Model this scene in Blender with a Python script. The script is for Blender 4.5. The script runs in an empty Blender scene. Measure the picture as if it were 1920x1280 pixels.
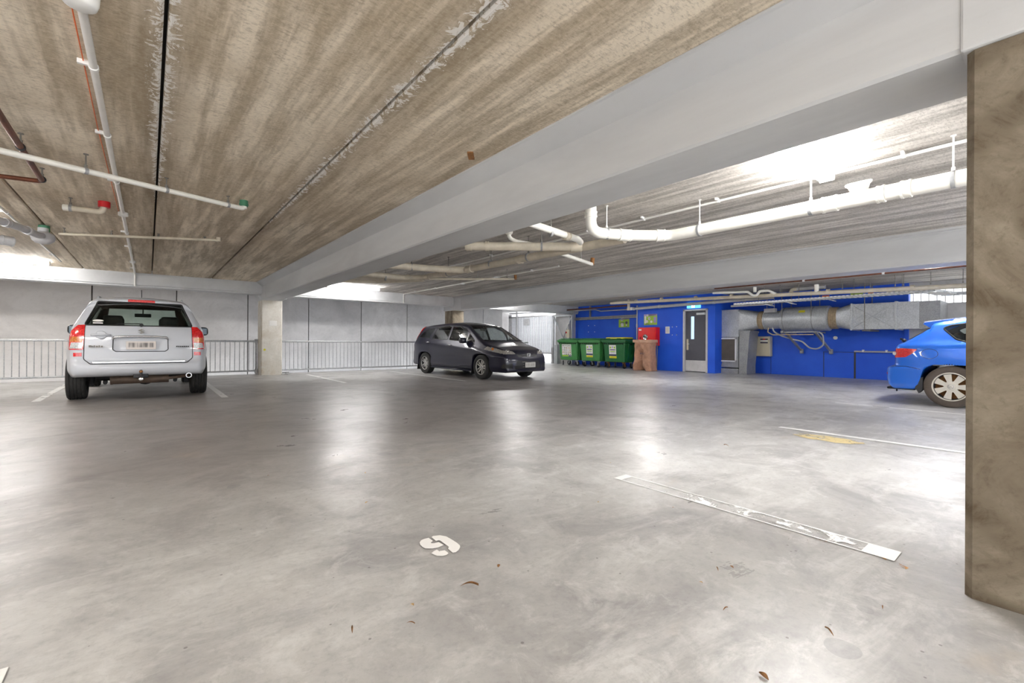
import bpy, bmesh, math, random
from mathutils import Vector, Matrix
PI = math.pi
SC = bpy.context.scene
COL = SC.collection
random.seed(7)
CEIL = 2.52

# ------------------------------------------------------------------ helpers
def lin(c):
    c = c / 255.0
    return c / 12.92 if c <= 0.04045 else ((c + 0.055) / 1.055) ** 2.4

def rgb(r, g, b):
    return (lin(r), lin(g), lin(b), 1.0)

class NT:
    def __init__(self, name):
        self.m = bpy.data.materials.new(name)
        self.m.use_nodes = True
        self.t = self.m.node_tree
        self.t.nodes.clear()
        self.out = self.n('ShaderNodeOutputMaterial')

    def n(self, typ, **kw):
        nd = self.t.nodes.new(typ)
        for k, v in kw.items():
            setattr(nd, k, v)
        return nd

    def l(self, a, b):
        self.t.links.new(a, b)

    def coords(self, scale=(1, 1, 1), kind='Object', loc=(0, 0, 0)):
        tc = self.n('ShaderNodeTexCoord')
        mp = self.n('ShaderNodeMapping')
        mp.inputs['Scale'].default_value = scale
        mp.inputs['Location'].default_value = loc
        self.l(tc.outputs[kind], mp.inputs['Vector'])
        return mp.outputs['Vector']

    def noise(self, vec, scale, detail=4, rough=0.6, dist=0.0):
        nd = self.n('ShaderNodeTexNoise')
        nd.inputs['Scale'].default_value = scale
        nd.inputs['Detail'].default_value = detail
        nd.inputs['Roughness'].default_value = rough
        nd.inputs['Distortion'].default_value = dist
        self.l(vec, nd.inputs['Vector'])
        return nd.outputs['Fac']

    def ramp(self, fac, stops):
        nd = self.n('ShaderNodeValToRGB')
        el = nd.color_ramp.elements
        el[0].position, el[0].color = stops[0]
        el[1].position, el[1].color = stops[1]
        for p, c in stops[2:]:
            e = el.new(p)
            e.color = c
        self.l(fac, nd.inputs['Fac'])
        return nd.outputs['Color']

    def g(self, fac, a, b):
        """grey ramp 0..1 between positions a and b"""
        nd = self.n('ShaderNodeMapRange')
        nd.inputs['From Min'].default_value = a
        nd.inputs['From Max'].default_value = b
        self.l(fac, nd.inputs['Value'])
        return nd.outputs['Result']

    def math(self, op, a, b=None):
        nd = self.n('ShaderNodeMath', operation=op)
        for i, v in enumerate((a, b)):
            if v is None:
                continue
            if isinstance(v, (int, float)):
                nd.inputs[i].default_value = v
            else:
                self.l(v, nd.inputs[i])
        return nd.outputs[0]

    def mix(self, fac, a, b, blend='MIX'):
        nd = self.n('ShaderNodeMix', data_type='RGBA', blend_type=blend)
        for k, v in (('Factor', fac), ('A', a), ('B', b)):
            s = [i for i in nd.inputs if i.name == k and (i.type == 'VALUE' if k == 'Factor' else i.type == 'RGBA')][0]
            if isinstance(v, (int, float)):
                s.default_value = v
            elif isinstance(v, tuple):
                s.default_value = v
            else:
                self.l(v, s)
        return [o for o in nd.outputs if o.type == 'RGBA'][0]

    def bsdf(self, color, rough=0.6, metal=0.0, spec=0.5, coat=0.0, bump=None, bstr=0.2, bdist=0.01):
        p = self.n('ShaderNodeBsdfPrincipled')
        for k, v in (('Base Color', color), ('Roughness', rough), ('Metallic', metal), ('Specular IOR Level', spec), ('Coat Weight', coat)):
            if isinstance(v, (int, float, tuple)):
                p.inputs[k].default_value = v
            else:
                self.l(v, p.inputs[k])
        if coat:
            p.inputs['Coat Roughness'].default_value = 0.05
        if bump is not None:
            b = self.n('ShaderNodeBump')
            b.inputs['Strength'].default_value = bstr
            b.inputs['Distance'].default_value = bdist
            self.l(bump, b.inputs['Height'])
            self.l(b.outputs['Normal'], p.inputs['Normal'])
        return p.outputs['BSDF']

    def done(self, shader):
        self.l(shader, self.out.inputs['Surface'])
        return self.m

def plain(name, c, rough=0.55, metal=0.0, spec=0.5, var=0.06, vs=6.0, coat=0.0, bstr=0.0):
    """a paint / plastic / metal with a little procedural unevenness"""
    t = NT(name)
    v = t.coords()
    f = t.noise(v, vs, 5, 0.65)
    d = tuple(max(0, x * (1 - var * 2)) for x in c[:3]) + (1,)
    u = tuple(min(1, x * (1 + var * 1.6)) for x in c[:3]) + (1,)
    col = t.ramp(f, [(0.3, d), (0.7, u)])
    r = t.math('ADD', t.math('MULTIPLY', f, 0.12), rough - 0.06)
    return t.done(t.bsdf(col, r, metal, spec, coat, bump=f if bstr else None, bstr=bstr))

def emit(name, c, s):
    t = NT(name)
    e = t.n('ShaderNodeEmission')
    e.inputs['Color'].default_value = c
    e.inputs['Strength'].default_value = s
    return t.done(e.outputs[0])

def glass(name, tint, refl=0.05):
    t = NT(name)
    tr = t.n('ShaderNodeBsdfTransparent')
    tr.inputs['Color'].default_value = tint
    gl = t.n('ShaderNodeBsdfGlossy')
    gl.inputs['Roughness'].default_value = 0.03
    lw = t.n('ShaderNodeLayerWeight')
    lw.inputs['Blend'].default_value = 0.5
    fr = t.math('ADD', t.math('MULTIPLY', t.math('POWER', lw.outputs['Facing'], 4.0), 0.9), refl)
    mx = t.n('ShaderNodeMixShader')
    t.l(fr, mx.inputs[0])
    t.l(tr.outputs[0], mx.inputs[1])
    t.l(gl.outputs[0], mx.inputs[2])
    return t.done(mx.outputs[0])

# ---- object helpers
def thing(name, label, cat, loc=(0, 0, 0), rz=0.0, group=None, scale=1.0):
    o = bpy.data.objects.new(name, None)
    COL.objects.link(o)
    o.empty_display_size = 0.1
    o.location = loc
    o.rotation_euler = (0, 0, rz)
    o.scale = (scale,) * 3
    o['label'] = label
    o['category'] = cat
    if group:
        o['group'] = group
    return o

def tag(o, label, cat, group=None):
    o['label'] = label
    o['category'] = cat
    if group:
        o['group'] = group
    return o

def top(o):
    while o.parent is not None:
        o = o.parent
    return o

def obj(name, bm, mat, parent=None, smooth=False, world=True, label=None, angle=None):
    """link a bmesh as ONE object. world=True: the verts are in world space and are moved into the parent's space."""
    bmesh.ops.recalc_face_normals(bm, faces=bm.faces) if not getattr(bm, 'keepn', False) else None if False else None
    if parent is not None and world:
        r = top(parent)
        m = Matrix.LocRotScale(r.location, r.rotation_euler, r.scale).inverted()
        bm.transform(m)
    me = bpy.data.meshes.new(name)
    bm.to_mesh(me)
    bm.free()
    for x in (mat if isinstance(mat, (list, tuple)) else [mat]):
        me.materials.append(x)
    if smooth or angle is not None:
        for p in me.polygons:
            p.use_smooth = True
    o = bpy.data.objects.new(name, me)
    COL.objects.link(o)
    if angle is not None:
        me.set_sharp_from_angle(angle=math.radians(angle))
    o.parent = parent
    if label:
        o['label'] = label
    return o

def struct(name, bm, mat, label=None, cat=None, **kw):
    o = obj(name, bm, mat, **kw)
    o['kind'] = 'structure'
    if label:
        o['label'] = label
        o['category'] = cat or 'structure'
    return o

def B():
    return bmesh.new()

def box(bm, x0, x1, y0, y1, z0, z1, mi=0, bev=0.0):
    vs = [bm.verts.new((x, y, z)) for z in (z0, z1) for y in (y0, y1) for x in (x0, x1)]
    fs = []
    for q in ((0, 2, 3, 1), (4, 5, 7, 6), (0, 1, 5, 4), (2, 6, 7, 3), (0, 4, 6, 2), (1, 3, 7, 5)):
        f = bm.faces.new([vs[i] for i in q])
        f.material_index = mi
        fs.append(f)
    if bev > 0:
        es = list({e for f in fs for e in f.edges})
        r = bmesh.ops.bevel(bm, geom=es, offset=bev, segments=2, affect='EDGES', profile=0.5)
        for f in r['faces']:
            f.material_index = mi
    return vs

def obox(bm, mat4, sx, sy, sz, mi=0, bev=0.0):
    """box centred on the origin, then moved by a matrix"""
    b2 = bmesh.new()
    box(b2, -sx / 2, sx / 2, -sy / 2, sy / 2, -sz / 2, sz / 2, mi, bev)
    b2.transform(mat4)
    join(bm, b2)

def join(bm, b2):
    me = bpy.data.meshes.new('tmp')
    b2.to_mesh(me)
    b2.free()
    bm.from_mesh(me)
    bpy.data.meshes.remove(me)

def frame_of(d):
    d = d.normalized()
    a = Vector((0, 0, 1)) if abs(d.z) < 0.9 else Vector((1, 0, 0))
    u = d.cross(a).normalized()
    return u, d.cross(u).normalized()

def tube(bm, p0, p1, r, n=12, r1=None, caps=True, mi=0):
    p0, p1 = Vector(p0), Vector(p1)
    u, v = frame_of(p1 - p0)
    r1 = r if r1 is None else r1
    R = []
    for p, q in ((p0, r), (p1, r1)):
        R.append([bm.verts.new(p + (u * math.cos(2 * PI * i / n) + v * math.sin(2 * PI * i / n)) * q) for i in range(n)])
    for i in range(n):
        f = bm.faces.new((R[0][i], R[0][(i + 1) % n], R[1][(i + 1) % n], R[1][i]))
        f.material_index = mi
    if caps:
        bm.faces.new(R[0][::-1]).material_index = mi
        bm.faces.new(R[1]).material_index = mi

def rounded(pts, rad, seg=5):
    """polyline with its inner corners rounded"""
    pts = [Vector(p) for p in pts]
    out = [pts[0]]
    for i in range(1, len(pts) - 1):
        a, b, c = pts[i - 1], pts[i], pts[i + 1]
        da, dc = (a - b), (c - b)
        ang = da.angle(dc)
        if rad <= 0 or ang > PI - 0.02:
            out.append(b)
            continue
        t = min(rad / math.tan(ang / 2), da.length * 0.48, dc.length * 0.48)
        s, e = b + da.normalized() * t, b + dc.normalized() * t
        for k in range(seg + 1):
            w = k / seg
            out.append(s * (1 - w) ** 2 + b * 2 * w * (1 - w) + e * w * w)
    out.append(pts[-1])
    return out

def sweep(bm, pts, r, n=12, rad=0.0, caps=True, mi=0, seg=5):
    pts = rounded(pts, rad, seg)
    u = None
    rings = []
    for i, p in enumerate(pts):
        d = (pts[min(i + 1, len(pts) - 1)] - pts[max(i - 1, 0)]).normalized()
        if u is None:
            u, v = frame_of(d)
        else:
            u = (u - d * u.dot(d)).normalized()
            v = d.cross(u)
        rr = r[i] if isinstance(r, list) else r
        rings.append([bm.verts.new(p + (u * math.cos(2 * PI * k / n) + v * math.sin(2 * PI * k / n)) * rr) for k in range(n)])
    for a, b in zip(rings, rings[1:]):
        for k in range(n):
            bm.faces.new((a[k], a[(k + 1) % n], b[(k + 1) % n], b[k])).material_index = mi
    if caps:
        bm.faces.new(rings[0][::-1]).material_index = mi
        bm.faces.new(rings[-1]).material_index = mi

def lathe(bm, prof, n=32, M=None, mi=0, close=False):
    """profile [(r, h)] turned about z, then moved by M"""
    rings = []
    for r, h in prof:
        rings.append([Vector((r * math.cos(2 * PI * i / n), r * math.sin(2 * PI * i / n), h)) for i in range(n)])
    R = [[bm.verts.new(M @ p if M is not None else p) for p in ring] for ring in rings]
    for a, b in zip(R, R[1:] + ([R[0]] if close else [])):
        for i in range(n):
            bm.faces.new((a[i], a[(i + 1) % n], b[(i + 1) % n], b[i])).material_index = mi
    if not close:
        for ring, rev in ((R[0], True), (R[-1], False)):
            bm.faces.new(ring[::-1] if rev else ring).material_index = mi

def loft(bm, rings, close=True, caps=True, mi=0):
    R = [[bm.verts.new(p) for p in ring] for ring in rings]
    n = len(R[0])
    for a, b in zip(R, R[1:]):
        for i in range(n if close else n - 1):
            bm.faces.new((a[i], a[(i + 1) % n], b[(i + 1) % n], b[i])).material_index = mi
    if caps:
        bm.faces.new(R[0][::-1]).material_index = mi
        bm.faces.new(R[-1]).material_index = mi

def prism(bm, pts, off, mi=0):
    """closed planar polygon (3-D points) pushed along the vector off"""
    off = Vector(off)
    a = [bm.verts.new(p) for p in pts]
    b = [bm.verts.new(Vector(p) + off) for p in pts]
    n = len(a)
    bm.faces.new(a[::-1]).material_index = mi
    bm.faces.new(b).material_index = mi
    for i in range(n):
        bm.faces.new((a[i], a[(i + 1) % n], b[(i + 1) % n], b[i])).material_index = mi

AXM = {'x': Matrix.Rotation(PI / 2, 4, 'Y'), 'y': Matrix.Rotation(-PI / 2, 4, 'X'), 'z': Matrix.Identity(4)}
def at(p, ax='z'):
    return Matrix.Translation(Vector(p)) @ AXM[ax]

def copy_part(o, parent, loc=None):
    c = o.copy()
    COL.objects.link(c)
    c.parent = parent
    if loc is not None:
        c.location = loc
    return c

def copy_tree(o, parent=None):
    kids = [k for k in SC.objects if k.parent == o]
    c = o.copy()
    COL.objects.link(c)
    c.parent = parent
    for k in kids:
        copy_tree(k, c)
    return c

def text(name, body, size, mat, parent, M, ext=0.001, world=True):
    cu = bpy.data.curves.new(name, 'FONT')
    cu.body = body
    cu.size = size
    cu.extrude = ext
    cu.align_x = 'CENTER'
    cu.align_y = 'CENTER'
    cu.materials.append(mat)
    o = bpy.data.objects.new(name, cu)
    COL.objects.link(o)
    if parent is not None and world:
        r = top(parent)
        M = Matrix.LocRotScale(r.location, r.rotation_euler, r.scale).inverted() @ M
    bpy.context.view_layer.update()
    me = bpy.data.meshes.new_from_object(o.evaluated_get(bpy.context.evaluated_depsgraph_get()))
    bpy.data.objects.remove(o)
    me.materials.clear()
    me.materials.append(mat)
    o = bpy.data.objects.new(name, me)
    COL.objects.link(o)
    o.parent = parent
    o.matrix_basis = M
    return o

# orientation matrices for flat things read from -X (facing the aisle): local x -> -Y, local y -> Z, local z -> -X
def face_mx(p):
    return Matrix.Translation(Vector(p)) @ Matrix(((0, 0, -1, 0), (-1, 0, 0, 0), (0, 1, 0, 0), (0, 0, 0, 1)))
# ------------------------------------------------------------------ materials
def mat_floor():
    t = NT('floor_concrete')
    v = t.coords()
    big = t.noise(v, 0.35, 4, 0.55, 0.4)
    mid = t.noise(v, 1.6, 6, 0.65, 0.8)
    sv = t.coords((1.0, 3.2, 1.0))
    streak = t.noise(sv, 1.2, 6, 0.7, 0.6)
    fine = t.noise(v, 26, 4, 0.7)
    mott = t.noise(v, 5.0, 6, 0.75, 0.5)
    grit = t.noise(v, 70, 3, 0.8)
    smo = t.noise(v, 6.0, 1, 0.4)
    c = t.ramp(big, [(0.32, rgb(150, 148, 146)), (0.66, rgb(195, 194, 192))])
    c = t.mix(t.math('MULTIPLY', t.g(mid, 0.48, 0.66), 0.55), c, rgb(120, 118, 119))
    c = t.mix(t.math('MULTIPLY', t.g(streak, 0.5, 0.68), 0.6), c, rgb(208, 207, 205))
    c = t.mix(t.math('MULTIPLY', t.g(fine, 0.5, 0.7), 0.3), c, rgb(120, 118, 118))
    c = t.mix(t.math('MULTIPLY', t.g(mott, 0.5, 0.66), 0.24), c, rgb(124, 122, 124))
    c = t.mix(t.math('MULTIPLY', t.g(grit, 0.58, 0.74), 0.22), c, rgb(96, 92, 90))
    c = t.mix(t.math('MULTIPLY', t.g(mott, 0.46, 0.34), 0.30), c, rgb(222, 221, 219))
    # darker brownish tone along the aisle, up to a ragged border
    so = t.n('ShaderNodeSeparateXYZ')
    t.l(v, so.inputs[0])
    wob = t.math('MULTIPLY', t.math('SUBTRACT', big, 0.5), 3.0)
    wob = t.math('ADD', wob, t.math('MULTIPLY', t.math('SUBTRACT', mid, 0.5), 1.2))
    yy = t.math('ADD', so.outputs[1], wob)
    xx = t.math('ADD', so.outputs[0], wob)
    aisle_tone = t.math('MULTIPLY', t.math('MULTIPLY', t.g(yy, 2.3, 4.4), t.g(yy, 12.0, 10.0)), t.g(xx, 9.2, 6.6))
    c = t.mix(t.math('MULTIPLY', aisle_tone, 0.62), c, rgb(118, 110, 106))
    # round oil marks
    vo = t.n('ShaderNodeTexVoronoi')
    vo.inputs['Scale'].default_value = 1.7
    t.l(v, vo.inputs['Vector'])
    spot = t.math('MULTIPLY', t.math('LESS_THAN', t.math('ADD', vo.outputs['Distance'], t.math('MULTIPLY', smo, 0.10)), 0.135), 0.35)
    c = t.mix(spot, c, rgb(118, 117, 119))
    # tan stains
    st = t.noise(v, 0.9, 5, 0.7, 1.5)
    c = t.mix(t.math('MULTIPLY', t.g(st, 0.6, 0.74), 0.3), c, rgb(176, 160, 138))
    # tiny dark specks
    v2 = t.n('ShaderNodeTexVoronoi')
    v2.inputs['Scale'].default_value = 9
    t.l(v, v2.inputs['Vector'])
    c = t.mix(t.math('MULTIPLY', t.math('LESS_THAN', v2.outputs['Distance'], 0.05), 0.6), c, rgb(80, 74, 70))
    r = t.math('ADD', t.math('MULTIPLY', t.g(mid, 0.3, 0.7), 0.14), 0.25)
    r = t.math('ADD', r, t.math('MULTIPLY', t.g(streak, 0.35, 0.75), 0.10))
    h = t.math('ADD', t.math('MULTIPLY', fine, 0.35), mid)
    return t.done(t.bsdf(c, r, 0, 0.5, bump=h, bstr=0.10, bdist=0.01))

def mat_planks(name, c0, c1, dark, joints):
    """hollow-core plank soffit: streaks along y, damp patches, lime crust beside the leaking joints"""
    t = NT(name)
    v = t.coords()
    lv = t.coords((6.5, 0.45, 1.0))
    lines = t.noise(lv, 1.4, 4, 0.6, 0.12)
    speck = t.noise(t.coords((3.2, 1.6, 1)), 7, 6, 0.8, 0.6)
    big = t.noise(v, 0.8, 5, 0.6, 0.7)
    fine = t.noise(t.coords((1, 2.5, 1)), 30, 5, 0.75)
    c = t.ramp(lines, [(0.38, tuple(x * 0.84 for x in c0[:3]) + (1,)), (0.60, c1)])
    c = t.mix(t.math('MULTIPLY', t.math('MULTIPLY', t.g(lines, 0.60, 0.44), t.g(speck, 0.44, 0.60)), 0.40), c, tuple(x * 0.62 for x in dark[:3]) + (1,))
    c = t.mix(t.math('MULTIPLY', t.g(speck, 0.52, 0.66), 0.28), c, tuple(x * 0.8 for x in dark[:3]) + (1,))
    c = t.mix(t.math('MULTIPLY', t.g(big, 0.42, 0.66), 0.45), c, dark)
    c = t.mix(t.math('MULTIPLY', t.g(fine, 0.5, 0.68), 0.55), c, tuple(x * 0.55 for x in dark[:3]) + (1,))
    c = t.mix(t.math('MULTIPLY', t.g(fine, 0.45, 0.25), 0.3), c, tuple(min(1, x * 1.25) for x in c1[:3]) + (1,))
    sx = t.n('ShaderNodeSeparateXYZ')
    t.l(v, sx.inputs[0])
    X, Y = sx.outputs[0], sx.outputs[1]
    crust = t.noise(t.coords((1.0, 1.0, 1.0)), 11, 6, 0.75, 1.6)
    for j, ya, yb in joints:
        d = t.math('ABSOLUTE', t.math('SUBTRACT', X, j))
        damp = t.math('MULTIPLY', t.g(t.math('ADD', d, t.math('MULTIPLY', big, 0.10)), 0.26, 0.12), 0.4)
        c = t.mix(damp, c, rgb(120, 104, 82))
        w = t.math('MULTIPLY', t.g(Y, yb, yb - 2.5), 0.085)
        near = t.math('LESS_THAN', d, t.math('MULTIPLY', t.g(crust, 0.44, 0.62), w))
        c = t.mix(near, c, rgb(226, 223, 218))
    r = t.math('ADD', t.math('MULTIPLY', fine, 0.2), 0.7)
    return t.done(t.bsdf(c, r, 0, 0.3, bump=fine, bstr=0.35, bdist=0.01))

def mat_panel():
    t = NT('precast_wall_concrete')
    v = t.coords()
    big = t.noise(v, 0.7, 6, 0.65, 1.2)
    fine = t.noise(v, 14, 5, 0.7, 0.6)
    sx = t.n('ShaderNodeSeparateXYZ')
    t.l(v, sx.inputs[0])
    pan = t.math('FLOOR', t.math('DIVIDE', t.math('ADD', sx.outputs[0], 1.16), 1.79))
    wn = t.n('ShaderNodeTexWhiteNoise', noise_dimensions='1D')
    t.l(pan, wn.inputs['W'])
    c = t.ramp(big, [(0.3, rgb(176, 175, 176)), (0.68, rgb(212, 211, 211))])
    c = t.mix(t.math('MULTIPLY', t.g(fine, 0.5, 0.75), 0.3), c, rgb(150, 148, 148))
    warm = t.math('MULTIPLY', t.g(sx.outputs[0], 4.0, -1.0), 0.35)
    c = t.mix(warm, c, rgb(196, 184, 170))
    c = t.mix(t.math('MULTIPLY', wn.outputs['Value'], 0.25), c, rgb(150, 149, 151))
    return t.done(t.bsdf(c, 0.75, 0, 0.3, bump=fine, bstr=0.15))

def mat_column(name, a, b, dk):
    t = NT(name)
    v = t.coords()
    big = t.noise(v, 2.2, 6, 0.7, 1.8)
    fine = t.noise(v, 22, 5, 0.75, 0.4)
    sw = []
    for cz in (1.42, 0.62):            # trowel swirls
        wv = t.n('ShaderNodeTexWave', wave_type='RINGS', rings_direction='X')
        wv.inputs['Scale'].default_value = 1.15
        wv.inputs['Distortion'].default_value = 1.6
        wv.inputs['Detail'].default_value = 4
        wv.inputs['Detail Roughness'].default_value = 0.7
        t.l(t.coords((1, 1, 1), loc=(0, 0.05, -cz)), wv.inputs['Vector'])
        sw.append(wv.outputs['Fac'])
    szz = t.n('ShaderNodeSeparateXYZ')
    t.l(v, szz.inputs[0])
    swirl = t.mix(t.g(szz.outputs[2], 0.95, 1.1), sw[1], sw[0])
    c = t.ramp(big, [(0.32, a), (0.66, b)])
    c = t.mix(t.math('MULTIPLY', t.math('MULTIPLY', t.g(swirl, 0.5, 0.95), t.g(big, 0.40, 0.56)), 0.75), c, dk)
    c = t.mix(t.math('MULTIPLY', t.g(fine, 0.52, 0.72), 0.4), c, dk)
    return t.done(t.bsdf(c, 0.8, 0, 0.25, bump=t.math('ADD', big, fine), bstr=0.3))

def mat_beam():
    t = NT('beam_paint')
    v = t.coords()
    big = t.noise(t.coords((2, 0.4, 2)), 1.2, 5, 0.6, 0.4)
    fine = t.noise(v, 40, 4, 0.7)
    c = t.ramp(big, [(0.3, rgb(184, 185, 187)), (0.7, rgb(203, 204, 205))])
    c = t.mix(t.math('MULTIPLY', t.g(fine, 0.6, 0.8), 0.15), c, rgb(160, 158, 154))
    return t.done(t.bsdf(c, 0.55, 0, 0.35, bump=fine, bstr=0.06))

def mat_blue():
    t = NT('blue_wall_paint')
    v = t.coords()
    big = t.noise(v, 1.0, 4, 0.6)
    fine = t.noise(v, 18, 5, 0.7)
    c = t.ramp(big, [(0.3, rgb(34, 86, 214)), (0.7, rgb(44, 102, 230))])
    c = t.mix(t.math('MULTIPLY', t.g(fine, 0.62, 0.8), 0.25), c, rgb(70, 110, 225))
    return t.done(t.bsdf(c, 0.5, 0, 0.35))

def mat_galv(name='galvanised_steel', a=(160, 164, 168), b=(200, 203, 206), rough=0.42, metal=0.4):
    t = NT(name)
    v = t.coords()
    vo = t.n('ShaderNodeTexVoronoi')
    vo.inputs['Scale'].default_value = 38
    t.l(v, vo.inputs['Vector'])
    f = t.noise(v, 5, 4, 0.6)
    s = t.math('ADD', t.math('MULTIPLY', vo.outputs['Distance'], 0.5), t.math('MULTIPLY', f, 0.7))
    c = t.ramp(s, [(0.25, rgb(*a)), (0.75, rgb(*b))])
    return t.done(t.bsdf(c, rough, metal, 0.5))

def mat_worn_paint(name, c, wear, edge=None):
    """road paint: worn places let the concrete through"""
    t = NT(name)
    v = t.coords()
    f = t.noise(v, 9, 6, 0.75, 0.8)
    f2 = t.noise(v, 2.0, 3, 0.6)
    s = t.math('ADD', t.math('MULTIPLY', f, 0.7), t.math('MULTIPLY', f2, 0.5))
    k = t.g(s, wear - 0.03, wear + 0.03)
    if edge is not None:       # paint that is left mostly along the two long edges and at one end
        xc, w, y0, y1 = edge
        sx = t.n('ShaderNodeSeparateXYZ')
        t.l(v, sx.inputs[0])
        e = t.math('GREATER_THAN', t.math('ABSOLUTE', t.math('SUBTRACT', sx.outputs[0], xc)), w)
        k = t.math('MAXIMUM', k, t.math('MULTIPLY', e, t.g(f, 0.30, 0.36)))
        k = t.math('MAXIMUM', k, t.math('LESS_THAN', sx.outputs[1], y0))
        k = t.math('MAXIMUM', k, t.math('GREATER_THAN', sx.outputs[1], y1))
    tr = t.n('ShaderNodeBsdfTransparent')
    mx = t.n('ShaderNodeMixShader')
    t.l(k, mx.inputs[0])
    t.l(tr.outputs[0], mx.inputs[1])
    t.l(t.bsdf(c, 0.5, 0, 0.4), mx.inputs[2])
    return t.done(mx.outputs[0])

def mat_carpaint(name, c, metal=0.25, rough=0.32, coat=1.0):
    """coated car paint outside, dark trim on the inner side of the shell"""
    t = NT(name)
    v = t.coords()
    f = t.noise(v, 900, 1, 0.5)
    c2 = tuple(min(1, x * 1.12) for x in c[:3]) + (1,)
    a = t.bsdf(t.ramp(f, [(0.35, c), (0.65, c2)]), rough, metal, 0.5, coat)
    b = t.bsdf(rgb(38, 37, 37), 0.85, 0, 0.2)
    g = t.n('ShaderNodeNewGeometry')
    mx = t.n('ShaderNodeMixShader')
    t.l(g.outputs['Backfacing'], mx.inputs[0])
    t.l(a, mx.inputs[1])
    t.l(b, mx.inputs[2])
    return t.done(mx.outputs[0])

def mat_lens(name, c):
    t = NT(name)
    v = t.coords()
    w = t.noise(t.coords((1, 1, 1)), 60, 2, 0.5)
    col = t.ramp(w, [(0.35, tuple(x * 0.7 for x in c[:3]) + (1,)), (0.7, tuple(min(1, x * 1.25 + 0.02) for x in c[:3]) + (1,))])
    a = t.bsdf(col, 0.12, 0.0, 0.6, 1.0, bump=w, bstr=0.3, bdist=0.003)
    b = t.bsdf(rgb(38, 37, 37), 0.85, 0, 0.2)
    g = t.n('ShaderNodeNewGeometry')
    mx = t.n('ShaderNodeMixShader')
    t.l(g.outputs['Backfacing'], mx.inputs[0])
    t.l(a, mx.inputs[1])
    t.l(b, mx.inputs[2])
    return t.done(mx.outputs[0])

def mat_blurplate(name, base, ink):
    """number plate whose characters cannot be made out: soft grey upright smears"""
    t = NT(name)
    v = t.coords((26, 26, 3.0))
    n = t.noise(v, 1.0, 1, 0.4)
    sx = t.n('ShaderNodeSeparateXYZ')
    t.l(t.coords(kind='Generated'), sx.inputs[0])
    band = t.math('MULTIPLY', t.g(sx.outputs[2], 0.16, 0.34), t.g(sx.outputs[2], 0.92, 0.74))
    side = t.math('MULTIPLY', t.g(sx.outputs[0], 0.03, 0.12), t.g(sx.outputs[0], 0.97, 0.88))
    k = t.math('MULTIPLY', t.math('MULTIPLY', band, side), t.g(n, 0.3, 0.6))
    return t.done(t.bsdf(t.mix(t.math('MULTIPLY', k, 0.85), base, ink), 0.5, 0, 0.4))

M = {}
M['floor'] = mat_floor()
M['plank_tan'] = mat_planks('plank_soffit_tan', rgb(202, 187, 164), rgb(238, 226, 207), rgb(182, 165, 140), [(0.06, 0, 7.0), (1.246, 1, 7.5)])
M['plank_grey'] = mat_planks('plank_soffit_grey', rgb(182, 176, 169), rgb(224, 219, 212), rgb(160, 154, 147), [])  # cooler daylight of these bays is put into the greyer tone
M['panel'] = mat_panel()
M['joint'] = plain('dark_joint', rgb(70, 66, 60), 0.9)
M['col_brown'] = mat_column('column_concrete_brown', rgb(110, 99, 84), rgb(148, 138, 122), rgb(74, 61, 43))
M['col_pale'] = mat_column('column_concrete_pale', rgb(205, 200, 190), rgb(226, 222, 214), rgb(176, 158, 130))
M['beam'] = mat_beam()
M['blue'] = mat_blue()
M['galv'] = mat_galv()
M['galv_dull'] = mat_galv('dull_galvanised', (132, 134, 136), (165, 166, 167), 0.55, 0.45)
M['steel_rail'] = mat_galv('railing_steel', (140, 142, 144), (172, 173, 174), 0.5, 0.5)
M['pvc'] = plain('pvc_white', rgb(232, 230, 222), 0.4, var=0.03)
M['pvc_cream'] = plain('pvc_cream', rgb(205, 196, 178), 0.5, var=0.08)
M['pvc_grey'] = plain('pvc_grey', rgb(180, 180, 182), 0.45, var=0.05)
M['conduit'] = plain('conduit_white', rgb(228, 226, 222), 0.45, var=0.03)
M['copper'] = plain('copper_pipe', rgb(112, 66, 48), 0.45, 0.55, var=0.2, vs=14)
M['rod'] = plain('zinc_rod', rgb(125, 122, 116), 0.5, 0.6)
M['white'] = plain('white_enamel', rgb(236, 236, 234), 0.4, var=0.02)
M['white_paint'] = mat_worn_paint('bay_line_paint', rgb(228, 228, 226), 0.47)
M['faded_paint'] = mat_worn_paint('bay_line_faded', rgb(226, 225, 222), 0.52)
M['ghost_paint'] = mat_worn_paint('bay_line_ghost', rgb(232, 232, 230), 0.64, edge=(2.615, 0.056, 0.62, 1.97))
M['number_paint'] = mat_worn_paint('number_paint', rgb(244, 243, 240), 0.36)
M['yellow_stain'] = mat_worn_paint('yellow_stain', rgb(204, 186, 138), 0.57)
M['rust_stain'] = mat_worn_paint('rust_stain', rgb(200, 146, 84), 0.68)
M['black'] = plain('black_plastic', rgb(28, 28, 29), 0.5)
M['dark'] = plain('dark_trim', rgb(46, 46, 48), 0.6)
M['rubber'] = plain('tyre_rubber', rgb(38, 37, 36), 0.8, var=0.15)
M['rubber_dusty'] = plain('tyre_rubber_dusty', rgb(92, 82, 74), 0.85, var=0.1)
M['red'] = plain('red_enamel', rgb(225, 26, 26), 0.35, var=0.03)
M['red_cap'] = plain('red_cap_plastic', rgb(190, 20, 30), 0.4, var=0.03)
M['green_cap'] = plain('green_cap_plastic', rgb(62, 120, 90), 0.5, var=0.05)
M['grey_door'] = plain('grey_door_paint', rgb(84, 84, 92), 0.5, var=0.05)
M['door_frame'] = plain('pale_door_frame', rgb(205, 202, 204), 0.45, var=0.04)
M['kick'] = plain('kick_plate_steel', rgb(218, 216, 216), 0.35, 0.3, var=0.06)
M['beige'] = plain('beige_enamel', rgb(206, 196, 172), 0.5, var=0.03)
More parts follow.
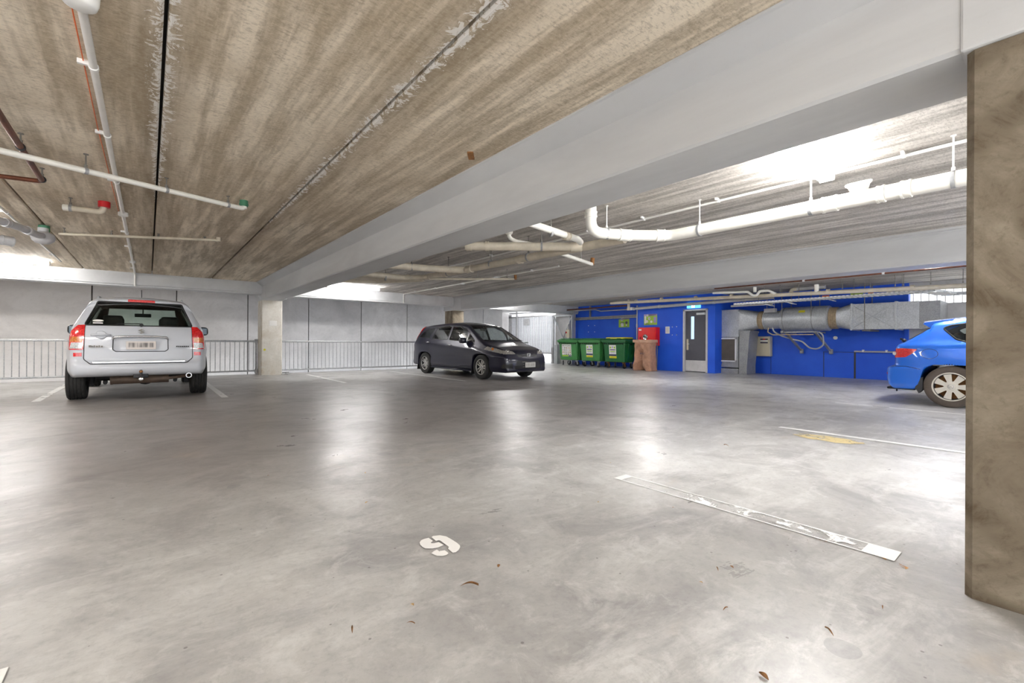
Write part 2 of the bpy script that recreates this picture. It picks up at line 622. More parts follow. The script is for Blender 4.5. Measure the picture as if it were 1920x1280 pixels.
M['bin_green'] = plain('bin_green', rgb(60, 128, 68), 0.42, var=0.07)
M['bin_dark'] = plain('bin_deep_green', rgb(24, 98, 48), 0.4, var=0.07)
M['yellow'] = plain('yellow_plastic', rgb(212, 204, 40), 0.45, var=0.04)
M['lime'] = plain('lime_print', rgb(160, 200, 60), 0.5, var=0.03)
M['navy'] = plain('navy_print', rgb(44, 48, 92), 0.5, var=0.03)
M['ink'] = plain('dark_print', rgb(70, 68, 84), 0.5, var=0.03)
M['paper_white'] = plain('white_print', rgb(232, 230, 226), 0.5, var=0.02)
M['lilac'] = plain('lilac_print', rgb(176, 160, 206), 0.5, var=0.05)
M['orange'] = plain('orange_plastic', rgb(226, 110, 50), 0.5)
M['rust_metal'] = plain('rusty_steel', rgb(150, 104, 60), 0.7, 0.3, var=0.2, vs=20)
M['tan_flex'] = plain('tan_flexible_sleeve', rgb(186, 168, 140), 0.65, var=0.15, vs=18, bstr=0.3)
M['chrome'] = plain('chrome', rgb(215, 215, 215), 0.12, 1.0, var=0.02)
M['silver'] = plain('wheel_silver', rgb(190, 188, 184), 0.35, 0.6, var=0.03)
M['hubcap'] = plain('hubcap_cream_silver', rgb(224, 218, 206), 0.4, 0.15, var=0.03)
M['bulb'] = emit('lamp_diffuser', (1.0, 0.985, 0.97, 1), 58.0)
M['bulb_bright'] = emit('lamp_diffuser_new_tube', (1.0, 0.985, 0.97, 1), 80.0)
M['exit'] = emit('exit_sign_cyan', rgb(110, 205, 240), 0.8)
M['exit_white'] = emit('exit_sign_white', (1, 1, 1, 1), 1.6)
M['pale_paving'] = plain('pale_paving', rgb(214, 213, 212), 0.8, var=0.04)
# ------------------------------------------------------------------ shell
XL, YB = -9.5, -3.4
b = B()
box(b, XL, 12.43, YB, 14.6, -0.3, 0)
box(b, 12.43, 15.2, YB, 16.2, -0.3, 0)
box(b, 12.43, 40, 16.2, 30, -0.3, 0)
box(b, 15.2, 40, 13.95, 16.2, -0.3, 0)
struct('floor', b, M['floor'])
b = B()
box(b, 15.4, 40, -20, 13.9, -0.6, -0.01)
box(b, -30, 40, -30, YB - 0.01, -0.6, -0.02)
struct('outside_ground', b, M['pale_paving'])

def planks(name, x0, x1, ref, mat, y0=YB, y1=14.0, w=1.186, gap=0.018):
    b = B()
    k0 = math.floor((x0 - ref) / w) - 1
    for k in range(k0, k0 + 40):
        a, c = ref + k * w, ref + (k + 1) * w
        a, c = max(a, x0), min(c, x1)
        if c - a < 0.02:
            continue
        g0 = gap / 2 if a > x0 + 1e-4 else 0
        g1 = gap / 2 if c < x1 - 1e-4 else 0
        a, c = a + g0, c - g1
        e = 0.012
        prof = [(a, CEIL + e), (a + e, CEIL), (c - e, CEIL), (c, CEIL + e), (c, CEIL + 0.2), (a, CEIL + 0.2)]
        prism(b, [(x, y0, z) for x, z in prof], (0, y1 - y0, 0))
    box(b, x0, x1, y0, y1, CEIL + 0.1, CEIL + 0.25, 1)
    return struct(name, b, [mat, M['joint']])

planks('ceiling', XL, 2.27, 0.06, M['plank_tan'])
planks('ceiling_mid', 2.80, 8.46, 7.26, M['plank_grey'])
planks('ceiling_far', 8.80, 15.6, 9.4, M['plank_grey'])
b = B()
box(b, XL, 12.6, 14.05, 16.6, 2.75, 2.9)
struct('ceiling_void', b, M['panel'])
b = B()
box(b, 12.3, 15.6, 14.05, 21.0, 2.55, 2.75)
struct('ceiling_exit', b, M['beam'])

# main beams along y: body, sloped haunch on the -x side, column heads
def beam(name, x0, y0=YB, y1=14.02, haunch=True, lip=True):
    b = B()
    pr = [(x0, 2.075), (x0 + 0.015, 2.06), (x0 + 0.445, 2.06), (x0 + 0.46, 2.075), (x0 + 0.46, CEIL + 0.05), (x0 - 0.14, CEIL + 0.05)]
    if haunch:
        pr += [(x0 - 0.14, CEIL - 0.012), (x0 - 0.128, CEIL - 0.018), (x0, 2.41)]
    else:
        pr = pr[:-1] + [(x0 - 0.05, CEIL + 0.05), (x0 - 0.05, CEIL - 0.03), (x0 - 0.012, CEIL - 0.04), (x0 - 0.012, CEIL - 0.055), (x0, CEIL - 0.06)]
    prism(b, [(x, y0, z) for x, z in pr], (0, y1 - y0, 0))
    return struct(name, b, M['beam'])

beam('ceiling_beam', 2.40)
beam('ceiling_beam.001', 8.42, haunch=False)
beam('ceiling_beam.002', -3.60)
b = B()
# column heads, slightly proud of the beam
for x0 in (2.40, 8.42, -3.6):
    for y0, y1 in ((-0.40, 0.285), (13.32, 14.5)):
        box(b, x0 - 0.008, x0 + 0.51, y0, y1, 2.055, CEIL - 0.005 if x0 > 3 else 2.405, bev=0.01)
struct('beam_column_heads', b, M['beam'])

b = B()   # rear edge beam with a bottom flange
box(b, XL, 15.0, 13.80, 14.06, 2.235, CEIL + 0.02, bev=0.01)
box(b, XL, 15.0, 13.83, 14.20, 2.195, 2.235, bev=0.008)
struct('ceiling_edge_beam', b, M['beam'])

def column(name, x0, x1, y0, y1, mat, z1=2.06, ch=0.022):
    b = B()
    pr = [(x0 + ch, y0), (x1 - ch, y0), (x1, y0 + ch), (x1, y1 - ch), (x1 - ch, y1), (x0 + ch, y1), (x0, y1 - ch), (x0, y0 + ch)]
    N = 14
    rings = [[Vector((x, y, z1 * k / N)) for x, y in pr] for k in range(N + 1)]
    loft(b, rings)
    return struct(name, b, mat)

column('concrete_column', 2.41, 2.93, -0.29, 0.268, M['col_brown'])
column('concrete_column.001', 2.41, 2.93, 13.95, 14.50, M['col_pale'])
column('concrete_column.002', 8.46, 8.94, 13.95, 14.50, M['col_brown'])
column('concrete_column.003', 14.42, 14.93, 13.96, 14.85, M['panel'], z1=2.5)
b = B()   # haunches carrying the edge beam at the two rear columns
for x in (2.41, 8.46):
    prism(b, [(x, 14.02, 2.2), (x - 0.1, 14.02, 2.2), (x, 14.02, 2.06)], (0, 0.3, 0))
struct('column_corbel', b, M['beam'])

# rear wall: precast panels beyond the light well
b = B()
J = [-1.16 + 1.79 * k for k in range(-5, 8)]
xs = [XL] + J + [12.43]
for a, c in zip(xs, xs[1:]):
    box(b, a + 0.012, c - 0.012, 16.2, 16.4, -1.5, 2.9, 0, bev=0.008)
box(b, XL, 12.43, 16.3, 16.45, -1.5, 2.9, 1)
struct('wall_rear', b, [M['panel'], M['joint']])
b = B()
box(b, 12.43, 12.6, 16.45, 19.4, -0.3, 2.75)
struct('wall_exit', b, M['panel'])
b = B()
box(b, 12.43, 16.0, 19.35, 19.6, 0, 2.75)
struct('wall_exit_end', b, M['panel'])
b = B()
box(b, XL - 0.2, XL, YB, 16.4, -0.3, 2.75)
struct('wall_left', b, M['panel'])
b = B()
box(b, XL, 12.43, 14.6, 16.2, -1.7, -1.5)
struct('floor_void', b, M['panel'])

# blue walls
b = B()
box(b, 14.80, 15.0, 10.06, 13.96, 0, CEIL)                 # behind the bins
box(b, 13.88, 15.0, 8.225, 10.06, 0, CEIL)                 # door block
box(b, 13.88, 15.4, 7.13, 7.365, 0, CEIL + 0.1)
box(b, 13.88, 15.0, 7.365, 8.225, 2.06, CEIL)
box(b, 14.35, 15.0, 7.365, 8.225, 0, 2.06)
struct('wall_blue', b, M['blue'])
b = B()
box(b, 15.2, 15.4, 2.72, 7.13, 0, CEIL + 0.1)
box(b, 15.185, 15.2, 4.59, 7.13, 0, 0.70)                  # lower boarding in three sheets
box(b, 15.178, 15.2, 3.86, 4.575, 0, 0.715)
box(b, 15.182, 15.2, 2.72, 3.83, 0, 0.70)
box(b, 15.17, 15.2, 2.72, 2.80, 0.7, 2.4)
for y0, y1, z0, z1 in ((4.575, 4.590, 0, 0.715), (3.825, 3.865, 0, 0.74), (6.0, 6.006, 0, 0.7), (3.86, 4.6, 0.712, 0.722), (0, 0, 0, 0)):
    if y1 > y0:
        box(b, 15.176, 15.19, y0, y1, z0, z1, 1)
struct('wall_right', b, [M['blue'], M['joint']])
b = B()
for y0, y1 in ((-6.5, 0.55), (0.57, 2.2), (2.215, 2.72)):
    box(b, 15.25, 15.45, max(y0, YB), y1, 0, 1.97)
box(b, 15.3, 15.4, YB, 2.72, 0, 1.97)
box(b, 15.25, 15.4, YB, 2.72, 2.32, 2.62)
struct('wall_right_concrete', b, M['panel'])
b = B()   # louvred daylight opening above the concrete upstand
for k in range(40):
    y = 2.66 - k * 0.15
    box(b, 15.30, 15.34, y - 0.018, y, 1.97, 2.32)
struct('window_1', b, M['white'])

# bay lines
def line(name, x, y0, y1, w, mat, label):
    b = B()
    n = 24
    vs = [[b.verts.new((x + s * w / 2, y0 + (y1 - y0) * k / n, 0.004)) for s in (-1, 1)] for k in range(n + 1)]
    for p, q in zip(vs, vs[1:]):
        b.faces.new((p[0], p[1], q[1], q[0]))
    return struct(name, b, mat, label, 'bay line')
line('floor_line', 1.0, 8.86, 13.6, 0.10, M['white_paint'], 'white bay line on the floor beside the white four-wheel-drive, column side')
line('floor_line.001', -1.33, 9.9, 13.6, 0.10, M['faded_paint'], 'faint bay line on the floor by the railing side of the white four-wheel-drive')
line('floor_line.002', 3.5, 10.4, 13.6, 0.09, M['white_paint'], 'white bay line running from the pale column towards the aisle')
line('floor_line.003', 5.97, 9.2, 13.6, 0.09, M['white_paint'], 'white bay line along the near side of the dark car')
line('floor_line.004', 5.6, -3.0, 2.12, 0.085, M['white_paint'], 'crisp white bay line beside the yellow floor stain')
line('floor_line.005', 2.615, 0.5, 2.03, 0.135, M['ghost_paint'], 'worn bay line left as a thin white outline near the brown column')
line('floor_line.006', 8.65, -3.0, 2.45, 0.085, M['faded_paint'], 'faint bay line under the flank of the blue hatchback')
line('floor_line.007', -0.36, -3.0, 1.93, 0.10, M['white_paint'], 'end of a white bay line at the very front edge of the floor')

# stencilled bay number
def fl_px(pts):
    return pts
def flat_shape(name, polys, mat, z=0.004):
    b = B()
    for p in polys:
        f = b.faces.new([b.verts.new((x, y, z)) for x, y in p])
    bmesh.ops.triangulate(b, faces=b.faces)
    return obj(name, b, mat)
NUMBER = [[(1.075, 1.956), (1.088, 1.962), (1.117, 1.95), (1.135, 1.919), (1.138, 1.876), (1.139, 1.825), (1.135, 1.795), (1.126, 1.778), (1.105, 1.758), (1.084, 1.748), (1.071, 1.752), (1.074, 1.801), (1.087, 1.812), (1.088, 1.822), (1.089, 1.894), (1.085, 1.904), (1.071, 1.903)], [(1.002, 1.937), (1.018, 1.954), (1.036, 1.96), (1.06, 1.957), (1.06, 1.914), (1.043, 1.905), (1.043, 1.894), (1.052, 1.889), (1.075, 1.885), (1.078, 1.844), (1.044, 1.838), (1.019, 1.844), (0.994, 1.866), (0.991, 1.888), (0.993, 1.913)], [(0.992, 1.807), (1.008, 1.816), (1.03, 1.823), (1.03, 1.799), (1.035, 1.802), (1.054, 1.796), (1.055, 1.775), (1.053, 1.759), (1.037, 1.751), (1.02, 1.753), (1.0, 1.77)]]
n = flat_shape('floor_number', NUMBER, M['number_paint'])
n['kind'] = 'structure'
n['label'] = 'white stencilled bay number painted on the open floor in three pieces'
n['category'] = 'painted number'
def blotch(name, x, y, rx, ry, mat, label, seed):
    rr = random.Random(seed)
    pts = []
    for k in range(40):
        a = 2 * PI * k / 40
        q = 0.8 + 0.2 * rr.random()
        pts.append((x + rx * q * math.cos(a), y + ry * q * math.sin(a)))
    o = flat_shape(name, [pts], mat, 0.003)
    o['kind'] = 'structure'
    o['label'] = label
    o['category'] = 'stain'
blotch('floor_stain', 5.30, 1.55, 0.16, 0.34, M['yellow_stain'], 'pale yellow stain beside a crisp white bay line', 1)
blotch('floor_stain.001', 2.42, 0.66, 0.22, 0.24, M['rust_stain'], 'scattered rust marks beside the end of the worn outline bay line', 2)
# ------------------------------------------------------------------ services under the ceiling
def hanger(t, x, y, zp, r, mat=None, ztop=CEIL, ring=True):
    b = B()
    tube(b, (x, y, zp + r), (x, y, ztop), 0.006, 6)
    tube(b, (x, y, ztop - 0.006), (x, y, ztop), 0.018, 8)
    if ring:
        tube(b, (x, y, zp + r - 0.002), (x, y, zp + r + 0.03), 0.012, 8)
    obj('hanger_rod', b, mat or M['rod'], t)

def clamp(t, p, d, r, mat=None, w=0.025):
    d = Vector(d).normalized()
    p = Vector(p)
    b = B()
    tube(b, p - d * w / 2, p + d * w / 2, r + 0.005, 16)
    obj('pipe_clamp', b, mat or M['galv_dull'], t, angle=40)

def coupling(t, p, d, r, mat, w=0.09, name='coupling'):
    d = Vector(d).normalized()
    p = Vector(p)
    b = B()
    q = r + 0.006
    tube(b, p - d * w / 2, p + d * w / 2, q, 18)
    for s in (-1, 1):
        c = p + d * s * w / 2
        tube(b, c - d * 0.008, c + d * 0.008, q + 0.004, 18)
    return obj(name, b, mat, t, angle=40)

# 1. surface conduit with boxes, running away under the tan soffit
def sconduit(x, ys, label, boxes, drop, r, dome=None, clips=(), wire=False, z=2.495, ydrop=13.785, zdrop=2.20):
    t = thing('ceiling_conduit', label, 'conduit', (x, ys[0], z), group=None)
    b = B()
    pts = [(x, ys[0], z), (x, ys[1], z)]
    if drop:
        pts = [(x, ys[0], z), (x, ydrop, z), (x, ydrop, zdrop)]
    sweep(b, pts, r, 10, 0.05)
    obj('conduit_tube', b, M['conduit'], t, angle=40)
    for y, rr in boxes:
        b = B()
        lathe(b, [(rr * 0.7, 0), (rr, 0.008), (rr, 0.045), (rr * 0.9, 0.05)], 20, Matrix.Translation((x, y, CEIL - 0.055)))
        for s in (-1, 1):
            tube(b, (x, y + s * rr * 0.8, z), (x, y + s * (rr + 0.05), z), r + 0.006, 10)
        obj('junction_box', b, M['white'], t, angle=40)
    for y in clips:
        b = B()
        tube(b, (x, y - 0.012, z), (x, y + 0.012, z), r + 0.005, 12)
        box(b, x - r - 0.05, x - r, y - 0.01, y + 0.01, z, CEIL)
        obj('saddle_clip', b, M['white'], t, angle=40)
    return t

c1 = sconduit(-0.25, (2.86, 13.7), 'long white surface conduit running to the rear edge beam beside the capped red-ended pipe',
              [(7.35, 0.05), (11.7, 0.045)], True, 0.019, clips=(3.5, 4.6, 5.9, 8.6, 9.9, 12.8))
b = B()
sweep(b, [(-0.288, 2.86, 2.512), (-0.30, 4.5, 2.514), (-0.29, 7.3, 2.512)], 0.003, 6)
obj('bell_wire', b, M['orange'], c1, label='thin orange wire')
t = thing('smoke_detector', 'round white domed detector at the near end of the long surface conduit', 'detector', (-0.245, 2.78, 2.43))
b = B()
lathe(b, [(0.045, 0.0), (0.058, 0.006), (0.066, 0.03), (0.07, 0.09)], 28, Matrix.Translation((-0.245, 2.78, 2.43)))
obj('dome', b, M['white'], t, angle=50)
b = B()
tube(b, (-0.262, 2.835, 2.452), (-0.232, 2.835, 2.452), 0.010, 8)
obj('sensor_slot', b, M['dark'], t)

# 2. plastic pipe with the green coupling
t = thing('drain_pipe', 'white plastic pipe slung across the tan soffit ending in a green coupling', 'pipe', (0, 5.5, 2.36))
P0, P1 = Vector((-2.2, 4.39, 2.30)), Vector((0.83, 5.87, 2.43))
b = B()
sweep(b, [P0, P1, (0.83, 5.87, 2.50)], 0.024, 14, 0.06)
obj('pipe_tube', b, M['pvc'], t, angle=40)
d = (P1 - P0)
for hx in (-0.42, 0.13, 0.67):
    k = (hx - P0.x) / d.x
    p = P0 + d * k
    hanger(t, p.x, p.y, p.z, 0.02)
    clamp(t, p, d, 0.023)
b = B()
tube(b, (0.83, 5.87, 2.455), (0.83, 5.87, 2.52), 0.042, 18)
tube(b, (0.83, 5.87, 2.47), (0.83, 5.87, 2.485), 0.047, 18)
obj('end_coupling', b, M['green_cap'], t, angle=40, label='green end coupling')
b = B()
tube(b, (0.83, 5.87, 2.43), (0.83, 5.87, 2.46), 0.031, 16)
obj('elbow_collar', b, M['pvc'], t, angle=40)

# 3. copper pipe
t = thing('copper_water_pipe', 'brown copper pipe hung below the tan soffit with one elbow', 'pipe', (-0.77, 5, 2.42))
b = B()
sweep(b, [(-0.765, 3.2, 2.425), (-0.77, 6.0, 2.41), (-3.0, 6.35, 2.40)], 0.021, 12, 0.07)
obj('pipe_tube', b, M['copper'], t, angle=40)
for y in (5.05, 5.95):
    hanger(t, -0.768, y, 2.418, 0.02)
    clamp(t, (-0.768, y, 2.416), (0, 1, 0), 0.024, M['black'])

# 4. short capped pipe
t = thing('capped_pipe', 'short cream capped pipe with a bright red end on the tan soffit', 'pipe', (-0.56, 6.95, 2.4))
b = B()
sweep(b, [(-0.70, 6.99, 2.405), (-0.42, 6.95, 2.40), (-0.40, 6.95, 2.47)], 0.030, 16, 0.05)
obj('pipe_tube', b, M['pvc_cream'], t, angle=40)
b = B()
tube(b, (-0.74, 7.0, 2.406), (-0.685, 6.99, 2.406), 0.036, 16)
obj('end_cap', b, M['pvc'], t, angle=40)
b = B()
tube(b, (-0.40, 6.95, 2.455), (-0.40, 6.95, 2.52), 0.055, 20)
obj('riser_cap', b, M['red_cap'], t, angle=40, label='bright red riser cap')
hanger(t, -0.68, 6.99, 2.406, 0.03)
clamp(t, (-0.68, 6.99, 2.406), (1, -0.1, 0), 0.034)

# 5. thin far pipe
t = thing('drain_pipe', 'thin brownish pipe on four rods crossing the tan soffit beyond the capped red-ended pipe', 'pipe', (0, 8.5, 2.45))
Q0, Q1 = Vector((-0.985, 8.95, 2.43)), Vector((0.82, 8.22, 2.478))
b = B()
sweep(b, [Q0, Q1], 0.019, 12)
obj('pipe_tube', b, M['pvc_cream'], t, angle=40)
for x in (-0.93, -0.42, 0.11, 0.66):
    k = (x - Q0.x) / (Q1.x - Q0.x)
    p = Q0 + (Q1 - Q0) * k
    hanger(t, p.x, p.y, p.z, 0.018)
b = B()
tube(b, (0.83, 8.215, 2.46), (0.83, 8.215, 2.52), 0.032, 14)
tube(b, (0.80, 8.23, 2.478), (0.83, 8.215, 2.478), 0.028, 14)
obj('end_fitting', b, M['pvc_cream'], t, angle=40)

# 6. soil pipe with the round trap
t = thing('soil_pipe', 'grey bent soil pipe ending in a round trap below a teal cap', 'pipe', (-1.15, 8.6, 2.3))
b = B()
sweep(b, [(-1.9, 7.1, 2.31), (-1.40, 7.62, 2.31), (-1.22, 8.0, 2.30), (-1.13, 8.5, 2.31), (-1.13, 8.83, 2.36)], 0.042, 16, 0.15)
obj('pipe_tube', b, M['pvc_grey'], t, angle=40)
for p, dd in (((-1.30, 7.83, 2.306), (0.4, 0.9, 0)), ((-1.18, 8.2, 2.303), (0.15, 1, 0))):
    coupling(t, p, dd, 0.042, M['pvc_grey'], 0.05)
b = B()
lathe(b, [(0.02, 0), (0.07, 0.012), (0.11, 0.045), (0.125, 0.09), (0.11, 0.14), (0.055, 0.17), (0.055, 0.22)], 32, Matrix.Translation((-1.13, 8.86, 2.25)))
obj('trap_cover', b, M['pvc_grey'], t, angle=40)
b = B()
tube(b, (-1.13, 8.93, 2.435), (-1.13, 8.93, 2.515), 0.06, 20)
obj('riser_cap', b, M['green_cap'], t, angle=40, label='teal riser cap')
t = thing('soil_pipe', 'blunt grey pipe end coming in under the lit white soffit', 'pipe', (-1.7, 9.2, 2.3))
b = B()
sweep(b, [(-3.4, 8.0, 2.36), (-1.50, 9.22, 2.30)], 0.058, 18)
obj('pipe_tube', b, M['pvc_grey'], t, angle=40)
coupling(t, (-1.52, 9.21, 2.30), (1.9, 1.22, -0.06), 0.058, M['pvc_grey'], 0.10, 'end_cap')
hanger(t, -1.62, 9.15, 2.305, 0.058, ztop=2.515)

# 7. feed conduit at the lamp by the rear beam
sconduit(-1.36, (6.6, 12.62), 'white feed conduit leading to the lit batten beside the rear edge beam', [], False, 0.014, clips=(8.2, 10.4, 11.8))

# ---------------- middle bay
sconduit(4.83, (0.2, 8.2), 'white conduit clipped above the big white drain pipe in the middle bay', [], False, 0.014, clips=(0.9, 2.45, 3.4, 4.3, 5.4, 6.6))
sconduit(6.50, (6.6, 13.7), 'white conduit in the middle bay that drops down the rear edge beam', [(8.7, 0.06), (10.2, 0.04)], True, 0.016, clips=(7.4, 9.5, 11.6, 12.9))

t = thing('drain_pipe', 'thick white drain pipe with a round access tee under the middle bay soffit', 'pipe', (4.6, 2, 2.2))
b = B()
sweep(b, [(4.71, -4.5, 2.185), (4.71, 2.95, 2.19), (4.34, 3.27, 2.195), (3.92, 3.47, 2.20), (3.92, 3.47, 2.52)], 0.062, 20, 0.14, seg=7)
obj('pipe_tube', b, M['pvc'], t, angle=40)
for p, dd, w in (((4.71, 1.38, 2.188), (0, 1, 0), 0.10), ((4.71, 0.86, 2.187), (0, 1, 0), 0.05), ((4.71, 1.02, 2.187), (0, 1, 0), 0.04), ((4.62, 3.03, 2.192), (-0.75, 0.65, 0), 0.08),
                 ((4.30, 3.29, 2.195), (-0.9, 0.43, 0), 0.13), ((3.92, 3.47, 2.40), (0, 0, 1), 0.05)):
    coupling(t, p, dd, 0.062, M['pvc'], w)
b = B()
A = Vector((4.71, 1.16, 2.187))
dirn = Vector((-0.25, 0.05, 1)).normalized()
u, v = frame_of(dirn)
Mt = Matrix((u.to_4d(), v.to_4d(), dirn.to_4d(), (0, 0, 0, 1))).transposed()
Mt = Matrix.Translation(A) @ Matrix(((u.x, v.x, dirn.x, 0), (u.y, v.y, dirn.y, 0), (u.z, v.z, dirn.z, 0), (0, 0, 0, 1)))
lathe(b, [(0.058, 0.0), (0.060, 0.06), (0.075, 0.10), (0.092, 0.115), (0.094, 0.13), (0.085, 0.137), (0.0801, 0.137)], 28, Mt)
obj('access_cap', b, M['pvc'], t, angle=40)
for y in (-1.0, 0.59, 1.53, 2.6):
    hanger(t, 4.71, y, 2.19, 0.062, M['conduit'])
    clamp(t, (4.71, y, 2.188), (0, 1, 0), 0.062)
hanger(t, 4.10, 3.39, 2.20, 0.062, M['conduit'])
clamp(t, (4.10, 3.39, 2.2), (-0.9, 0.43, 0), 0.062)

t = thing('drain_pipe', 'cream drain pipe with rusty topside joining a slanting branch near the middle beam', 'pipe', (4.4, 5, 2.2))
b = B()
sweep(b, [(4.46, 3.41, 2.197), (4.44, 4.0, 2.20), (4.33, 6.9, 2.21), (4.33, 8.3, 2.24), (4.10, 8.62, 2.25), (3.2, 8.75, 2.27)], 0.056, 16, 0.12)
obj('pipe_tube', b, M['pvc_cream'], t, angle=40)
b = B()
sweep(b, [(4.44, 4.05, 2.20), (3.26, 5.06, 2.21)], 0.055, 16)
obj('branch_pipe', b, M['pvc_cream'], t, angle=40)
b = B()
sweep(b, [(4.34, 6.75, 2.21), (3.78, 7.04, 2.215), (2.9, 7.28, 2.23)], 0.058, 16, 0.1)
obj('branch_pipe', b, M['pvc_cream'], t, angle=40)
b = B()
sweep(b, [(4.30, 3.98, 2.23), (4.12, 3.86, 2.22), (2.9, 3.68, 2.25)], 0.04, 14, 0.08)
obj('branch_pipe', b, M['pvc'], t, angle=40)
for p, dd, w in (((4.37, 4.12, 2.2), (-1.2, 1, 0), 0.13), ((3.30, 5.03, 2.21), (-1.2, 1, 0), 0.05), ((3.48, 4.88, 2.21), (-1.2, 1, 0), 0.03), ((4.40, 5.3, 2.205), (-0.04, 1, 0), 0.06),
                 ((4.34, 6.6, 2.21), (-0.04, 1, 0), 0.14), ((4.33, 7.4, 2.22), (0, 1, 0), 0.06), ((4.33, 8.0, 2.23), (0, 1, 0), 0.05), ((3.9, 3.83, 2.22), (1, 0.15, 0), 0.06)):
    coupling(t, p, dd, 0.056 if p[0] != 3.9 else 0.04, M['pvc_cream'], w)
for x, y in ((4.02, 4.41), (4.39, 5.1), (4.36, 6.0), (4.33, 7.3), (3.5, 7.12), (3.7, 8.68), (3.6, 3.79)):
    hanger(t, x, y, 2.21, 0.055)
    clamp(t, (x, y, 2.205 if y < 6 else 2.22), (-1.2, 1, 0) if y < 4.6 and x > 3.9 else ((0, 1, 0) if x > 4.2 else (1, -0.2, 0)), 0.056 if x != 3.6 else 0.04)

b = B()
sweep(b, [(2.9, 9.75, 2.30), (3.78, 9.35, 2.29), (4.33, 8.3, 2.24)], 0.05, 14, 0.12)
obj('branch_pipe', b, M['pvc_cream'], t, angle=40)
b = B()
sweep(b, [(3.0, 10.05, 2.27), (3.95, 9.75, 2.27), (4.5, 8.6, 2.25)], 0.045, 14, 0.12)
obj('branch_pipe', b, M['pvc_cream'], t, angle=40)
for q in ((3.9, 9.12, 2.285), (4.02, 8.9, 2.28), (4.15, 8.65, 2.265)):
    coupling(t, q, (0.45, -1, 0), 0.05, M['pvc_cream'], 0.05)
hanger(t, 3.4, 9.52, 2.3, 0.05)

t = thing('waste_trap', 'small white elbow and trap hanging beside the slanting cream branch pipe', 'pipe fitting', (3.8, 4.75, 2.4))
b = B()
sweep(b, [(3.72, 4.72, 2.52), (3.72, 4.72, 2.33), (3.80, 4.68, 2.29), (4.30, 4.75, 2.31), (4.75, 4.55, 2.36)], 0.026, 12, 0.07)
obj('pipe_tube', b, M['pvc'], t, angle=40)
b = B()
lathe(b, [(0.03, 0), (0.052, 0.02), (0.055, 0.06), (0.04, 0.08)], 18, Matrix.Translation((3.72, 4.72, 2.37)))
obj('trap_bowl', b, M['pvc'], t, angle=40)

t = thing('stub_pipe', 'short white stub pipe with a rusty end fitting leaving the cream drain pipe', 'pipe', (5, 4.8, 2.25))
b = B()
sweep(b, [(4.51, 4.59, 2.212), (4.82, 4.70, 2.22), (5.66, 4.98, 2.23)], 0.028, 12, 0.05)
obj('pipe_tube', b, M['pvc'], t, angle=40)
b = B()
tube(b, (5.66, 4.98, 2.22), (5.68, 4.985, 2.33), 0.034, 12)
obj('end_fitting', b, M['rust_metal'], t, angle=40, label='rusty end fitting')
hanger(t, 5.25, 4.845, 2.226, 0.028)

t = thing('sprinkler_pipe', 'thin dark pipe on rods with a small capped end in the middle bay', 'pipe', (5.4, 8.1, 2.3))
b = B()
sweep(b, [(4.66, 8.74, 2.30), (4.85, 8.68, 2.30), (6.18, 7.63, 2.31)], 0.022, 10, 0.1)
obj('pipe_tube', b, M['pvc_cream'], t, angle=40)
for x, y in ((5.0, 8.56), (5.55, 8.125), (6.05, 7.735)):
    hanger(t, x, y, 2.305, 0.02)
b = B()
tube(b, (6.19, 7.62, 2.30), (6.19, 7.62, 2.40), 0.03, 12)
obj('end_cap', b, M['rust_metal'], t, angle=40)

# ---------------- fluorescent battens
BULB_N = 0
def batten(x0, x1, y, label, z=CEIL, grp=None, bulb='bulb'):
    t = thing('ceiling_light', label, 'light', ((x0 + x1) / 2, y, z - 0.1), group=grp)
    b = B()
    box(b, x0, x1, y - 0.03, y + 0.03, z - 0.028, z, bev=0.005)
    obj('lamp_body', b, M['white'], t)
    b = B()
    box(b, x0 + 0.02, x1 - 0.02, y - 0.055, y + 0.055, z - 0.085, z - 0.029, bev=0.015)
    obj('lamp_diffuser', b, M[bulb], t, smooth=False)
    for a, c in ((x0, x0 + 0.02), (x1 - 0.02, x1)):
        b = B()
        box(b, a, c, y - 0.06, y + 0.06, z - 0.09, z - 0.02, bev=0.006)
        obj('end_cap', b, M['white'], t)
    return t
batten(3.35, 4.84, 1.44, 'glaring batten light on the middle bay soffit above the big white drain pipe', bulb='bulb_bright')
batten(3.80, 5.30, 12.88, 'lit batten light beside the rear edge beam in the middle bay')
batten(-3.02, -1.54, 12.88, 'lit batten light beside the rear edge beam over the tan soffit bay')
hid = 'battens added to light the bays outside the view'
for x, y in ((3.35, -2.6), (-8.4, 7.2), (9.3, 12.95), (9.3, 7.2), (9.3, 1.44), (13.2, 16.9)):  # unseen battens added to raise the brightness of the bays
    batten(x, x + 1.49, y, 'added batten light in a bay out of sight', z=CEIL if x != 13.2 else 2.55, grp=hid)

# ---------------- right bay: pipes and tray along the blue wall
def zx(y):     # fall of the cream main
    return 2.185 + (y - 1.5) * 0.0275
t = thing('drain_pipe', 'long cream drain pipe with white trap running above the blue wall', 'pipe', (13.2, 5, 2.25))
b = B()
sweep(b, [(13.2, -3.0, zx(-3)), (13.2, 10.7, zx(9.0))], 0.052, 16)
obj('pipe_tube', b, M['pvc_cream'], t, angle=40)
for y in (1.2, 2.3, 3.9, 5.2, 6.3, 7.4, 8.6, 9.6):
    coupling(t, (13.2, y, zx(min(y, 9.0))), (0, 1, 0.02), 0.052, M['pvc_cream'], 0.05)
for y in (0.9, 1.5, 2.0, 2.45, 2.6, 3.05, 3.6, 4.55, 5.0, 5.4):
    hanger(t, 13.2, y, zx(y), 0.05)
b = B()
tube(b, (13.2, 4.15, zx(4.15)), (13.2, 4.15, 2.45), 0.05, 16)
tube(b, (13.2, 4.15, 2.36), (13.2, 4.15, 2.40), 0.057, 16)
